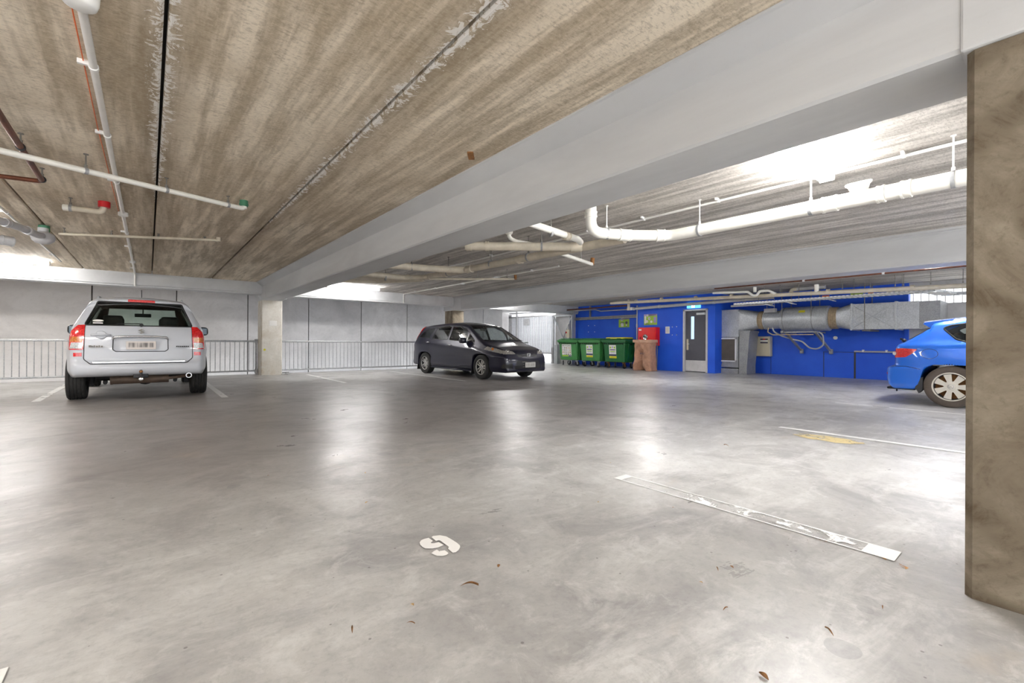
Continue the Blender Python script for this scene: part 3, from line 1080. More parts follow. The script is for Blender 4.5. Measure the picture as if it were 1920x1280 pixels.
obj('vent_stub', b, M['pvc'], t, angle=40)
b = B()
sweep(b, [(12.9, 6.7, 2.42), (13.0, 5.75, 2.38), (13.02, 5.62, 2.27), (13.02, 5.52, 2.27), (13.04, 5.45, 2.38), (13.1, 5.25, 2.38), (13.2, 5.1, zx(5.1))], 0.034, 12, 0.07)
tube(b, (13.02, 5.57, 2.36), (13.02, 5.57, 2.50), 0.04, 12)
obj('waste_trap', b, M['pvc'], t, angle=40, label='white trap with a short riser')
t = thing('drain_pipe', 'grey pipe running under the long cream drain pipe above the grey door', 'pipe', (13.5, 8, 2.2))
b = B()
sweep(b, [(13.55, 5.3, 2.235), (13.55, 9.86, 2.165)], 0.05, 16)
obj('pipe_tube', b, M['pvc_grey'], t, angle=40)
for y in (6.1, 7.0, 8.9):
    coupling(t, (13.55, y, 2.235 - (y - 5.2) * 0.0147), (0, 1, 0), 0.05, M['galv'], 0.05)
t = thing('hanging_pipe_fitting', 'upright cream pipe fitting with caps where the pipes end over the bins', 'pipe fitting', (13.45, 10.05, 2.25))
b = B()
sweep(b, [(13.45, 10.1, 2.50), (13.45, 10.1, 2.12)], 0.05, 14)
tube(b, (13.45, 10.1, 2.36), (13.45, 10.1, 2.42), 0.065, 14)
tube(b, (13.45, 10.1, 2.11), (13.45, 10.1, 2.19), 0.065, 14)
obj('pipe_tube', b, M['pvc_cream'], t, angle=40)
b = B()
sweep(b, [(13.45, 10.0, 2.165), (13.6, 9.96, 2.165)], 0.055, 14)
obj('end_cap', b, M['pvc'], t, angle=40)
t = thing('copper_water_pipe', 'copper pipe and thin grey conduit over the blue wall behind the bins', 'pipe', (14.2, 12, 2.3))
b = B()
sweep(b, [(13.6, 10.3, 2.30), (14.0, 13.7, 2.33)], 0.028, 10)
obj('pipe_tube', b, M['copper'], t, angle=40)
b = B()
sweep(b, [(14.3, 10.1, 2.22), (14.3, 12.1, 2.22), (14.3, 12.4, 2.30), (14.3, 13.5, 2.30)], 0.022, 10, 0.1)
obj('thin_conduit', b, M['pvc_grey'], t, angle=40)
t = thing('hanging_copper_pipe', 'thin copper pipe clipped along the foot of the far white beam', 'pipe', (8.9, 2, 2.04))
b = B()
sweep(b, [(8.92, -3, 2.05), (8.92, 4.6, 2.05)], 0.012, 8)
obj('pipe_tube', b, M['copper'], t)
for y in (0.95, 1.9, 3.0):
    b = B()
    box(b, 8.895, 8.94, y - 0.015, y + 0.015, 2.035, 2.07)
    obj('saddle_clip', b, M['white'], t)
t = thing('drain_pipe', 'short grey pipe stub with a cream elbow lying behind the long cream drain pipe', 'pipe', (13.5, 4.8, 2.4))
b = B()
sweep(b, [(13.66, 4.9, 2.34), (13.66, 4.88, 2.41), (13.66, 4.75, 2.42)], 0.05, 14, 0.08)
obj('elbow', b, M['pvc_cream'], t, angle=40)
b = B()
sweep(b, [(13.66, 4.75, 2.42), (13.66, 4.1, 2.42)], 0.045, 14)
obj('pipe_tube', b, M['pvc_grey'], t, angle=40)

# cable tray: ladder along the wall, turning into the opening
t = thing('cable_tray', 'perforated white cable tray with bundles slung over the silver duct', 'cable tray', (13.5, 4, 2.1))
b = B()
def rail(p, q):
    d = Vector(q) - Vector(p)
    L = d.length
    mid = (Vector(p) + Vector(q)) / 2
    rot = d.to_track_quat('X', 'Z').to_matrix().to_4x4()
    obox(b, Matrix.Translation(mid) @ rot, L, 0.006, 0.055)
for x in (13.33, 13.67):
    rail((x, 6.3, 2.09), (x, 1.95 if x < 13.5 else 2.2, 2.13))
rail((13.33, 1.95, 2.13), (14.45, 1.75, 2.13))
rail((13.67, 2.2, 2.13), (14.45, 2.05, 2.13))
rail((14.45, 1.75, 2.13), (14.45, -3, 2.13))
rail((14.75, 2.05, 2.13), (14.75, -3, 2.13))
obj('tray_rail', b, M['galv'], t)
b = B()
y = 6.2
while y > 2.0:
    z = 2.09 + (6.3 - y) * 0.0092
    box(b, 13.335, 13.665, y - 0.02, y + 0.02, z - 0.026, z - 0.006)
    y -= 0.11
for k in range(10):
    x = 13.75 + k * 0.08
    box(b, x, x + 0.035, 1.80, 2.12, 2.104, 2.124)
for k in range(40):
    y = 1.7 - k * 0.11
    box(b, 14.46, 14.74, y - 0.02, y + 0.02, 2.104, 2.124)
obj('tray_rungs', b, M['white'], t)
b = B()     # punched edge: row of bright tabs along the lip
y = 6.25
while y > 1.98:
    z = 2.118 + (6.3 - y) * 0.0092
    box(b, 13.322, 13.328, y - 0.022, y + 0.022, z - 0.022, z - 0.001)
    y -= 0.085
obj('punched_lip', b, M['white'], t)
for k, (y0, y1, m) in enumerate(((3.95, 4.1, 'orange'), (3.25, 3.5, 'lime'), (3.05, 3.15, 'orange'), (2.35, 2.65, 'lime'), (2.2, 2.3, 'orange'), (2.7, 2.8, 'pvc'))):
    b = B()
    z = 2.14 + (6.3 - y0) * 0.0092
    sweep(b, [(13.45, y0, z), (13.45, y1, z)], 0.02, 8)
    obj('cable_bundle', b, M[m], t, label='orange cable' if m == 'orange' else ('lime green cable' if m == 'lime' else 'white cable'))
for y in (5.6, 4.6, 3.4, 2.5):
    hanger(t, 13.33, y, 2.11, 0.02, ring=False)
b = B()
sweep(b, [(13.5, 6.45, 2.05), (13.5, 5.3, 2.05)], 0.03, 10)
obj('tray_conduit', b, M['pvc_grey'], t, angle=40)
for y0, y1, z in ((4.95, 4.75, 2.045), (4.05, 3.85, 2.07), (5.45, 5.3, 2.02)):
    b = B()
    obox(b, Matrix.Translation((13.5, (y0 + y1) / 2, z)) @ Matrix.Rotation(0.35, 4, 'X'), 0.3, abs(y1 - y0), 0.02)
    obj('tray_bracket', b, M['galv'], t)

for x, y in ((-3.25, 1.6), (-3.25, 7.2), (-2.6, -2.4), (-8.4, 12.0)):      # unseen battens added on rods to brighten the ceiling
    t = batten(x, x + 1.49, y, 'added batten light hung in a bay out of sight', z=2.27, grp='hung battens added outside the view')
    for xx in (x + 0.3, x + 1.2):
        hanger(t, xx, y, 2.25, 0.01)
# ------------------------------------------------------------------ ventilation duct along the blue wall
def sq_ring(y, cx, cz, hx, hz, n=32):
    """ring in an x-z plane: rectangle walked by angle so that it lofts to a circle"""
    out = []
    for k in range(n):
        a = 2 * PI * (k + 0.5) / n
        c, s = math.cos(a), math.sin(a)
        m = max(abs(c), abs(s))
        out.append(Vector((cx + hx * c / m, y, cz + hz * s / m)))
    return out
def ci_ring(y, cx, cz, r, n=32):
    return [Vector((cx + r * math.cos(2 * PI * (k + 0.5) / n), y, cz + r * math.sin(2 * PI * (k + 0.5) / n))) for k in range(n)]
CX, CZ = 14.62, 1.655
t = thing('ventilation_duct', 'silver ventilation duct with round silencer and grille box against the blue wall', 'duct', (14.6, 5, 0))
b = B()
box(b, 14.30, 15.0, 6.60, 7.29, 1.17, 2.0, bev=0.008)
for z in (1.17, 1.99):
    box(b, 14.285, 15.0, 6.585, 7.305, z - 0.015, z + 0.015)
obj('plenum_box', b, M['galv'], t)
b = B()
box(b, 14.32, 15.0, 6.62, 7.29, 0.25, 1.17, bev=0.008)
box(b, 14.27, 15.0, 6.60, 7.33, 0.0, 0.16, bev=0.006)
box(b, 14.29, 15.0, 6.61, 7.31, 0.19, 0.29, bev=0.006)
prism(b, [(14.34, 6.60, 1.33), (14.34, 6.28, 1.33), (14.34, 6.36, 0.25), (14.34, 6.36, 0.0), (14.34, 6.60, 0.0)], (0.6, 0, 0))
box(b, 14.33, 14.95, 6.26, 6.62, 1.31, 1.345)
obj('intake_base', b, M['galv_dull'], t)
b = B()
for a, c, z0, z1 in ((6.66, 6.70, 0.38, 1.11), (7.28, 7.32, 0.38, 1.11), (6.66, 7.32, 0.37, 0.41), (6.66, 7.32, 1.08, 1.12)):
    box(b, 14.275, 14.32, a, c, z0, z1)
g = obj('grille_frame', b, M['white'], t)
b = B()
box(b, 14.31, 14.33, 6.70, 7.28, 0.40, 1.09)
for k in range(26):
    y = 6.705 + k * 0.0222
    obox(b, Matrix.Translation((14.30, y + 0.008, 0.745)) @ Matrix.Rotation(0.5, 4, 'Z'), 0.02, 0.004, 0.68)
for k in range(12):
    box(b, 14.290, 14.296, 6.70, 7.28, 0.43 + k * 0.055, 0.433 + k * 0.055)
obj('grille_bars', b, plain('grille_grey_brown', rgb(126, 118, 112), 0.6, 0.2), t)
def duct_part(name, rings, mat, ang=35, caps=True):
    b = B()
    loft(b, rings, caps=caps)
    return obj(name, b, mat, t, angle=ang)
duct_part('square_to_round', [sq_ring(6.60, CX, CZ, 0.33, 0.34), sq_ring(6.52, CX, CZ, 0.33, 0.34), ci_ring(6.08, CX, CZ, 0.26)], M['galv'])
def flex(name, y0, y1, r):
    rr = random.Random(int(y0 * 100))
    n = 14
    duct_part(name, [ci_ring(y0 + (y1 - y0) * k / n, CX, CZ, r + (0.014 if k % 2 else -0.006) + rr.uniform(-0.005, 0.005)) for k in range(n + 1)], M['tan_flex'], 80)
flex('flexible_collar', 6.09, 5.92, 0.265)
duct_part('fan_casing', [ci_ring(y, CX, CZ, r) for y, r in ((5.93, 0.285), (5.90, 0.285), (5.90, 0.27), (5.50, 0.27), (5.50, 0.285), (5.46, 0.285))], M['galv'])
duct_part('silencer', [ci_ring(y, CX, CZ, r) for y, r in ((5.47, 0.25), (5.45, 0.33), (5.42, 0.35), (4.30, 0.35), (4.27, 0.345), (4.24, 0.27))], M['galv'])
b = B()
for y in (5.36, 4.62):
    loft(b, [ci_ring(yy, CX, CZ, 0.354) for yy in (y - 0.012, y + 0.012)])
obj('silencer_bands', b, M['galv_dull'], t, angle=35)
b = B()
obox(b, Matrix.Translation((CX - 0.30, 4.86, CZ + 0.20)) @ Matrix.Rotation(math.radians(33), 4, 'Y'), 0.004, 0.16, 0.075)
obj('sticker', b, M['yellow'], t, label='small yellow sticker')
flex('flexible_collar', 4.25, 4.06, 0.285)
duct_part('round_to_square', [ci_ring(4.08, CX, CZ, 0.27), sq_ring(3.74, CX, CZ, 0.33, 0.33), sq_ring(3.71, CX, CZ, 0.33, 0.33)], M['galv'])
b = B()
box(b, CX - 0.33, CX + 0.33, 2.37, 3.70, CZ - 0.33, CZ + 0.33, bev=0.004)
for y in (3.70, 2.80):
    box(b, CX - 0.35, CX + 0.35, y - 0.02, y + 0.02, CZ - 0.35, CZ + 0.35, bev=0.004)
# cross-broken faces
prism(b, [(CX - 0.331, 3.66, CZ + 0.29), (CX - 0.331, 2.86, CZ + 0.29), (CX - 0.331, 2.86, CZ - 0.29), (CX - 0.331, 3.66, CZ - 0.29)], (-0.004, 0, 0))
for z in (CZ + 0.16, CZ - 0.20):
    box(b, CX - 0.336, CX - 0.325, 2.37, 2.78, z - 0.006, z + 0.006)
obj('square_duct', b, M['galv'], t)
b = B()
for s in (1, -1):
    sweep(b, [(CX - 0.336, 3.64, CZ + 0.27 * s), (CX - 0.346, 3.26, CZ), (CX - 0.336, 2.88, CZ - 0.27 * s)], 0.006, 6)
obj('stiffening_crease', b, M['galv'], t, smooth=True)
b = B()
box(b, CX - 0.32, 15.3, 2.0, 2.372, CZ - 0.32, CZ + 0.32)
obj('duct_elbow', b, M['galv_dull'], t)
b = B()
for y in (3.42, 5.36, 4.62):
    tube(b, (CX - 0.34, y, CZ - 0.36 if y == 3.42 else CZ + 0.05), (CX - 0.34, y, CEIL), 0.010, 8)
    tube(b, (CX + 0.34, y, CZ - 0.36 if y == 3.42 else CZ + 0.05), (CX + 0.34, y, CEIL), 0.010, 8)
box(b, CX - 0.4, CX + 0.4, 3.28, 3.46, CZ - 0.375, CZ - 0.345)
obj('hanger_rod', b, M['rod'], t)
b = B()
box(b, CX - 0.32, CX - 0.17, 5.55, 5.86, CZ + 0.21, CZ + 0.33, bev=0.01)
for y in (5.6, 5.8):
    tube(b, (CX - 0.25, y, CZ + 0.33), (CX - 0.25, y, CZ + 0.62), 0.006, 6)
obj('terminal_box', b, M['pvc_grey'], t)
# support frame and its legs to the wall
b = B()
box(b, CX - 0.38, CX - 0.30, 4.46, 5.36, CZ - 0.40, CZ - 0.36, bev=0.008)
for y in (4.52, 5.26):
    box(b, CX - 0.38, CX + 0.40, y - 0.03, y + 0.03, CZ - 0.41, CZ - 0.37, bev=0.006)
tube(b, (CX - 0.36, 5.37, CZ - 0.37), (CX - 0.36, 5.30, CZ - 0.37), 0.05, 12)
obj('support_rail', b, M['galv_dull'], t)
for y in (4.52, 5.26):
    b = B()
    d = Vector((15.16, y - 0.13, 0.72)) - Vector((CX - 0.33, y, CZ - 0.38))
    mid = (Vector((15.16, y - 0.13, 0.72)) + Vector((CX - 0.33, y, CZ - 0.38))) / 2
    obox(b, Matrix.Translation(mid) @ d.to_track_quat('X', 'Z').to_matrix().to_4x4(), d.length, 0.06, 0.05, bev=0.006)
    box(b, 15.08, 15.18, y - 0.17, y - 0.09, 0.66, 0.80, bev=0.01)
    obj('support_leg', b, M['galv_dull'], t)
b = B()
sweep(b, [(CX - 0.26, 5.64, CZ - 0.24), (CX - 0.27, 5.60, CZ - 0.36), (14.45, 5.42, 1.17), (14.6, 5.20, 1.08), (14.7, 4.98, 1.02), (14.75, 4.80, 0.82), (14.75, 4.60, 0.80), (14.7, 4.44, 0.92), (14.55, 4.42, 1.2), (14.5, 4.5, 1.28)], 0.022, 10, 0.2)
obj('cable_hose', b, M['pvc_grey'], t, angle=60)
b = B()
sweep(b, [(CX - 0.26, 5.75, CZ - 0.24), (CX - 0.3, 5.76, CZ - 0.37), (CX - 0.35, 5.6, CZ - 0.45), (CX - 0.36, 4.55, CZ - 0.45)], 0.016, 8, 0.06)
obj('cable_hose', b, M['tan_flex'], t, angle=60)

t = thing('control_box', 'beige metal control box with two dark label strips on the blue wall', 'control box', (15.1, 6.2, 0.55))
b = B()
box(b, 15.0, 15.185, 5.96, 6.50, 0.55, 1.17, bev=0.012)
obj('box_body', b, M['beige'], t)
b = B()
box(b, 14.985, 15.0, 5.975, 6.485, 0.565, 1.155, bev=0.006)
d = obj('door', b, M['beige'], t)
b = B()
for z in (1.08, 0.975):
    box(b, 14.982, 14.986, 6.02, 6.24, z - 0.022, z + 0.022)
obj('label_strip', b, M['ink'], d)
b = B()
box(b, 14.982, 14.986, 6.02, 6.24, 1.01, 1.05)
obj('label_strip', b, M['paper_white'], d)
b = B()
box(b, 14.981, 14.9855, 6.10, 6.16, 1.065, 1.095)
obj('label_strip', b, M['red'], d)
b = B()
sweep(b, [(15.1, 6.42, 1.17), (15.1, 6.40, 1.24), (15.15, 6.36, 1.31)], 0.018, 8, 0.05)
obj('cable_gland', b, M['pvc'], t, angle=60)
b = B()
lathe(b, [(0.03, 0), (0.05, 0.01), (0.05, 0.05), (0.035, 0.07)], 18, Matrix.Translation((15.2, 4.3, 1.12)) @ Matrix.Rotation(-PI / 2, 4, 'Y'))
tag(obj('wall_button', b, M['pvc'], None, angle=40), 'small round white knob on the blue wall below the silencer', 'knob')
t = thing('wall_pipe', 'grey pipe with an orange end along the top of the lower blue boarding', 'pipe', (15.13, 3.3, 0.74))
b = B()
sweep(b, [(15.14, 3.85, 0.745), (15.14, 2.35, 0.745)], 0.024, 10)
obj('pipe_tube', b, M['pvc_grey'], t, angle=40)
b = B()
tube(b, (15.14, 3.0, 0.745), (15.14, 2.75, 0.745), 0.026, 10)
obj('pipe_sleeve', b, M['orange'], t, angle=40, label='orange sleeve')
for y in (3.65, 3.15):
    b = B()
    box(b, 15.10, 15.18, y - 0.02, y + 0.02, 0.735, 0.795, bev=0.006)
    obj('pipe_clip', b, M['white'], t)

# ------------------------------------------------------------------ door, exit sign, hose cabinet, plates
t = thing('fire_door', 'grey door with narrow glass slit and steel kick plate in the blue wall', 'door', (13.9, 7.8, 0))
b = B()
for y0, y1, z0, z1 in ((7.37, 7.43, 0, 2.055), (8.16, 8.22, 0, 2.055), (7.37, 8.22, 2.0, 2.055)):
    box(b, 13.855, 14.0, y0, y1, z0, z1, bev=0.006)
obj('door_frame', b, M['door_frame'], t)
b = B()
yl, yr = 7.435, 8.155
for y0, y1, z0, z1 in ((yl, 7.86, 0.01, 1.995), (7.97, yr, 0.01, 1.995), (7.86, 7.97, 0.01, 1.08), (7.86, 7.97, 1.82, 1.995)):
    box(b, 13.93, 13.97, y0, y1, z0, z1)
lf = obj('door_leaf', b, M['grey_door'], t)
b = B()
box(b, 13.94, 13.95, 7.86, 7.97, 1.08, 1.82)
obj('glass_slit', b, emit('slit_window_daylit', rgb(170, 205, 250), 0.9), lf, label='narrow glazed slit lit from the stair behind')
b = B()
box(b, 13.925, 13.93, 7.44, 8.15, 0.03, 0.385, bev=0.002)
obj('kick_plate', b, M['kick'], lf, label='brushed steel kick plate')
b = B()
box(b, 13.922, 13.93, 8.055, 8.12, 0.72, 1.08, bev=0.003)
pl_ = obj('push_plate', b, M['beige'], lf)
b = B()
sweep(b, [(13.925, 8.087, 0.92), (13.88, 8.087, 0.92), (13.88, 8.0, 0.92)], 0.009, 8, 0.02)
obj('door_handle', b, M['kick'], lf, angle=60)
b = B()
box(b, 13.87, 13.93, 7.47, 7.76, 1.86, 1.93, bev=0.01)
obj('door_closer', b, M['white'], t)
b = B()
sweep(b, [(13.90, 7.72, 1.95), (13.84, 7.80, 1.97), (13.88, 7.93, 2.01)], 0.008, 6)
obj('closer_arm', b, M['rod'], t)

t = thing('exit_sign', 'lit cyan exit sign with a white running figure above the grey door', 'sign', (13.85, 7.83, 2.09))
b = B()
box(b, 13.80, 13.875, 7.60, 8.05, 2.085, 2.275, bev=0.008)
obj('sign_box', b, M['exit'], t)
b = B()
box(b, 13.795, 13.80, 7.77, 7.88, 2.10, 2.26)
obj('doorway_symbol', b, M['exit_white'], t)
b = B()
for p, q in (((0.0, 0.035), (0.0, -0.01)), ((0, -0.01), (0.03, -0.055)), ((0, -0.01), (-0.02, -0.035)), ((-0.02, -0.035), (-0.045, -0.035)), ((0, 0.03), (0.03, 0.01)), ((0, 0.03), (-0.03, 0.015))):
    tube(b, (13.793, 7.825 - p[0], 2.18 + p[1]), (13.793, 7.825 - q[0], 2.18 + q[1]), 0.006, 6)
tube(b, (13.79, 7.822, 2.18 + 0.052), (13.794, 7.822, 2.18 + 0.052), 0.013, 10)
obj('running_figure', b, emit('exit_sign_green', rgb(30, 150, 140), 0.5), t)

t = thing('hose_cabinet', 'red metal fire hose cabinet on the blue wall behind the brown sack', 'cabinet', (13.75, 9.5, 0.85))
b = B()
box(b, 13.62, 13.88, 9.10, 9.82, 0.85, 1.49, bev=0.012)
obj('cabinet_body', b, M['red'], t)
b = B()
box(b, 13.605, 13.62, 9.12, 9.80, 0.87, 1.47, bev=0.006)
d = obj('door', b, M['red'], t)
b = B()
lathe(b, [(0.095, 0), (0.095, 0.01), (0.085, 0.014), (0.03, 0.006)], 24, Matrix.Translation((13.605, 9.50, 1.15)) @ Matrix.Rotation(-PI / 2, 4, 'Y'))
obj('round_window', b, M['chrome'], d, angle=30)
b = B()
for z in (1.16, 1.13, 1.10):
    box(b, 13.588, 13.595, 9.44, 9.56, z - 0.008, z + 0.008)
obj('hose_reel', b, M['dark'], d)
b = B()
tube(b, (13.58, 9.88, 1.38), (13.605, 9.88, 1.38), 0.0, 6, r1=0.0) if False else box(b, 13.60, 13.605, 9.66, 9.76, 1.38, 1.43)
obj('maker_plate', b, M['paper_white'], d)
b = B()
box(b, 13.585, 13.605, 9.70, 9.725, 1.08, 1.16, bev=0.005)
obj('latch', b, M['dark'], d)

def sign_board(x, yc, zc, w, h, label, bits, name='notice_board', cat='sign'):
    """flat board facing the aisle: bits = (shape, u, v, w, h, material); u to the viewer's right, v up"""
    t = thing(name, label, cat, (x, yc, zc))
    b = B()
    box(b, x - 0.006, x, yc - w / 2, yc + w / 2, zc - h / 2, zc + h / 2)
    obj('board', b, M['lime'], t)
    for nm, kind, u, v, a, c, m in bits:
        b = B()
        if kind == 'box':
            box(b, x - 0.009, x - 0.006, yc - u - a / 2, yc - u + a / 2, zc + v - c / 2, zc + v + c / 2)
        else:
            lathe(b, [(a, 0), (a, 0.003)], 18, Matrix.Translation((x - 0.006, yc - u, zc + v)) @ Matrix.Rotation(-PI / 2, 4, 'Y'))
        obj(nm, b, M[m], t)
    return t
sign_board(13.88, 9.48, 1.77, 0.54, 0.38, 'lime and white recycling notice with round pictures above the red cabinet',
           [('heading_band', 'box', 0, 0.165, 0.54, 0.06, 'lilac'), ('heading_words', 'box', 0.07, 0.165, 0.28, 0.03, 'paper_white'), ('round_picture', 'disc', -0.05, 0.04, 0.05, 0, 'paper_white'), ('round_picture', 'disc', -0.14, -0.06, 0.05, 0, 'paper_white'),
            ('round_picture', 'disc', 0.04, -0.075, 0.045, 0, 'paper_white'), ('side_panel', 'box', -0.21, 0.0, 0.07, 0.26, 'paper_white'), ('text_block', 'box', 0.19, -0.01, 0.11, 0.2, 'lilac'), ('text_block', 'box', -0.12, -0.155, 0.16, 0.02, 'ink'),
            ('centre_dot', 'disc', -0.05, 0.041, 0.018, 0, 'ink'), ('emblem', 'disc', -0.12, 0.15, 0.04, 0, 'paper_white')])
sign_board(14.80, 11.33, 1.72, 0.52, 0.32, 'lime notice with a bin picture and a lamp picture above the bins',
           [('heading_band', 'box', 0.06, 0.18, 0.40, 0.05, 'lilac'), ('heading_words', 'box', 0.1, 0.18, 0.2, 0.02, 'paper_white'), ('emblem', 'disc', -0.10, 0.15, 0.06, 0, 'paper_white'), ('centre_dot', 'disc', -0.10, 0.151, 0.025, 0, 'ink'), ('bin_picture', 'box', -0.08, -0.05, 0.13, 0.15, 'paper_white'),
            ('bin_picture', 'box', -0.08, 0.02, 0.2, 0.03, 'ink'), ('lamp_picture', 'disc', 0.12, 0.02, 0.06, 0, 'ink'), ('lamp_picture', 'box', 0.12, -0.07, 0.05, 0.1, 'paper_white'), ('lamp_base', 'box', 0.12, -0.125, 0.04, 0.03, 'ink')])
t = thing('wall_plate', 'small white plate with faint lines on the blue wall beside the grey door', 'plate', (13.88, 8.8, 1.39))
b = B()
box(b, 13.872, 13.88, 8.72, 8.88, 1.27, 1.51, bev=0.003)
obj('plate', b, M['paper_white'], t)
b = B()
for k in range(6):
    box(b, 13.870, 13.8725, 8.745, 8.855, 1.31 + k * 0.03, 1.316 + k * 0.03)
obj('printed_lines', b, M['ink'], t)
for x, y, z, g in ((13.88, 8.62, 1.49, 0), (13.88, 8.46, 1.50, 0), (13.88, 8.62, 1.22, 0), (13.88, 8.46, 1.22, 0), (14.8, 13.2, 1.67, 1), (14.8, 12.85, 1.67, 1), (14.8, 13.2, 1.40, 1), (14.8, 12.85, 1.40, 1)):
    b = B()
    lathe(b, [(0.016, 0), (0.016, 0.006), (0.008, 0.01)], 10, Matrix.Translation((x, y, z)) @ Matrix.Rotation(-PI / 2, 4, 'Y'))
    tag(obj('wall_plug', b, M['white']), ('tiny white wall plug between the white plate and the grey door', 'tiny white wall plug on the blue wall above the first two bins')[g], 'wall plug', ('wall plugs by the grey door', 'wall plugs above the bins')[g])
t = thing('corner_conduit', 'upright grey conduit with a joint on the blue corner behind the bins', 'conduit', (13.85, 10.03, 0))
b = B()
sweep(b, [(13.855, 10.03, 0.2), (13.855, 10.03, 2.3)], 0.022, 10)
tube(b, (13.855, 10.03, 1.52), (13.855, 10.03, 1.62), 0.034, 10)
obj('conduit_tube', b, M['pvc_grey'], t, angle=40)
t = thing('wall_rail', 'dark horizontal rail across the blue wall over the lime bin notice', 'rail', (14.75, 12, 1.95))
b = B()
box(b, 14.72, 14.80, 10.08, 13.9, 1.985, 2.04, bev=0.006)
box(b, 14.70, 14.80, 10.08, 13.9, 1.92, 1.975, bev=0.006)
box(b, 14.74, 14.80, 13.05, 13.11, 1.98, 2.5)
obj('rail_bar', b, M['galv_dull'], t)

# ------------------------------------------------------------------ wheeled bins
def castor(t, x, y, rz, fork='galv'):
    b = B()
    Mx = Matrix.Translation((x, y, 0)) @ Matrix.Rotation(rz, 4, 'Z')
    for s in (-1, 1):
        obox(b, Mx @ Matrix.Translation((s * 0.032, 0.015, 0.14)) @ Matrix.Rotation(0.25, 4, 'X'), 0.006, 0.05, 0.16)
    obox(b, Mx @ Matrix.Translation((0, 0.0, 0.215)), 0.09, 0.11, 0.02)
    c = obj('castor', b, M[fork], t, world=False)
    b = B()
    lathe(b, [(0.04, -0.02), (0.088, -0.022), (0.1, -0.012), (0.1, 0.012), (0.088, 0.022), (0.04, 0.02)], 24, Mx @ Matrix.Translation((0, 0.035, 0.1)) @ Matrix.Rotation(PI / 2, 4, 'Y'))
    obj('castor_wheel', b, M['black'], c, world=False, angle=40)

def bin660(loc, rz, label, mat, sticker, yellow=False, forks=('galv',) * 4, angs=(0.3, 1.0, -0.5, 0.2)):
    t = thing('wheeled_bin', label, 'bin', loc, rz, 'green wheeled bins along the blue wall')
    b = B()
    W1, D1, W0, D0 = 0.525, 0.37, 0.455, 0.30
    def ring(w, d, z, bow=0.0, n=5, c=0.07):
        p = []
        for sx, sy, a0 in ((1, 1, 0), (-1, 1, PI / 2), (-1, -1, PI), (1, -1, 1.5 * PI)):
            for k in range(n):
                a = a0 + (PI / 2) * k / (n - 1)
                p.append(Vector((sx * (w - c) + c * math.cos(a), sy * (d - c) + c * math.sin(a), z)))
        return p
    prof = [(W0 - 0.04, D0 - 0.04, 0.225), (W0, D0, 0.25), (W1 - 0.03, D1 - 0.03, 0.86), (W1 - 0.025, D1 - 0.025, 0.93), (W1, D1, 0.935), (W1 + 0.02, D1 + 0.02, 0.95), (W1 + 0.02, D1 + 0.02, 1.0), (W1 - 0.02, D1 - 0.02, 1.0)]
    loft(b, [ring(w, d, z) for w, d, z in prof])
    for sx in (-1, 1):                  # side ribs and trunnion blocks
        for y in (-0.16, 0.16):
            obox(b, Matrix.Translation((sx * 0.502, y, 0.6)) @ Matrix.Rotation(sx * 0.13, 4, 'Y'), 0.035, 0.035, 0.62, bev=0.006)
    body = obj('bin_body', b, mat, t, world=False, angle=35)
    b = B()
    for k in range(9):                  # row of notches under the front rim
        x = -0.42 + k * 0.105
        obox(b, Matrix.Translation((x, -0.372, 0.905)), 0.04, 0.035, 0.045, bev=0.008)
    obj('rim_notches', b, M['black'], body, world=False)
    b = B()
    lid = [(W1 + 0.035, D1 + 0.035, 0.985), (W1 + 0.04, D1 + 0.04, 1.0), (W1 + 0.035, D1 + 0.035, 1.035), (W1 - 0.03, D1 - 0.02, 1.075), (W1 - 0.1, D1 - 0.08, 1.105), (W1 - 0.22, D1 - 0.16, 1.115)]
    loft(b, [ring(w, d, z) for w, d, z in lid])
    l = obj('bin_lid', b, mat, t, world=False, angle=35)
    b = B()
    for x in (-0.25, 0.25):
        sweep(b, [(x - 0.09, -0.33, 1.06), (x - 0.09, -0.35, 1.10), (x + 0.09, -0.35, 1.10), (x + 0.09, -0.33, 1.06)], 0.012, 8, 0.02)
    obj('lid_handle', b, mat, l, world=False, angle=60)
    if yellow:
        b = B()
        loft(b, [ring(0.43, 0.31, 1.08), ring(0.42, 0.30, 1.14), ring(0.38, 0.25, 1.15)])
        obj('lid_insert', b, M['yellow'], l, world=False, angle=35, label='yellow lid insert')
    b = B()
    tube(b, (0.51, 0, 0.88), (0.55, 0, 0.88), 0.022, 12)
    tube(b, (-0.55, 0, 0.88), (-0.51, 0, 0.88), 0.022, 12)
    obj('trunnion', b, M['black'], t, world=False)
    # sticker on the sloping front
    tilt = Matrix.Rotation(-math.atan2(0.04, 0.61), 4, 'X')
    u0, w, h, zc, bits = sticker
    S = Matrix.Translation((u0, -(0.30 + (zc - 0.25) / 0.61 * 0.04) - 0.004, zc)) @ Matrix.Rotation(math.atan2(0.04, 0.61), 4, 'X')
    b = B()
    obox(b, S, w, 0.004, h)
    st = obj('sticker', b, M['paper_white'], t, world=False)
    for nm, u, v, a, c, m in bits:
        b = B()
        obox(b, S @ Matrix.Translation((u, -0.003, v)), a, 0.003, c)
        obj(nm, b, M[m], st, world=False)
    for (x, y), a, fk in zip(((-0.36, -0.2), (0.36, -0.2), (-0.36, 0.22), (0.36, 0.22)), angs, forks):
        castor(t, x, y, a, fk)
    return t, st, S
rows = []
rr = random.Random(3)
for r in range(4):
    for c in range(5):
        rows.append(('small_picture', -0.19 + c * 0.095, 0.10 - r * 0.085, 0.03 + 0.02 * rr.random(), 0.03 + 0.025 * rr.random(), rr.choice(['ink', 'ink', 'lilac', 'rust_metal'])))
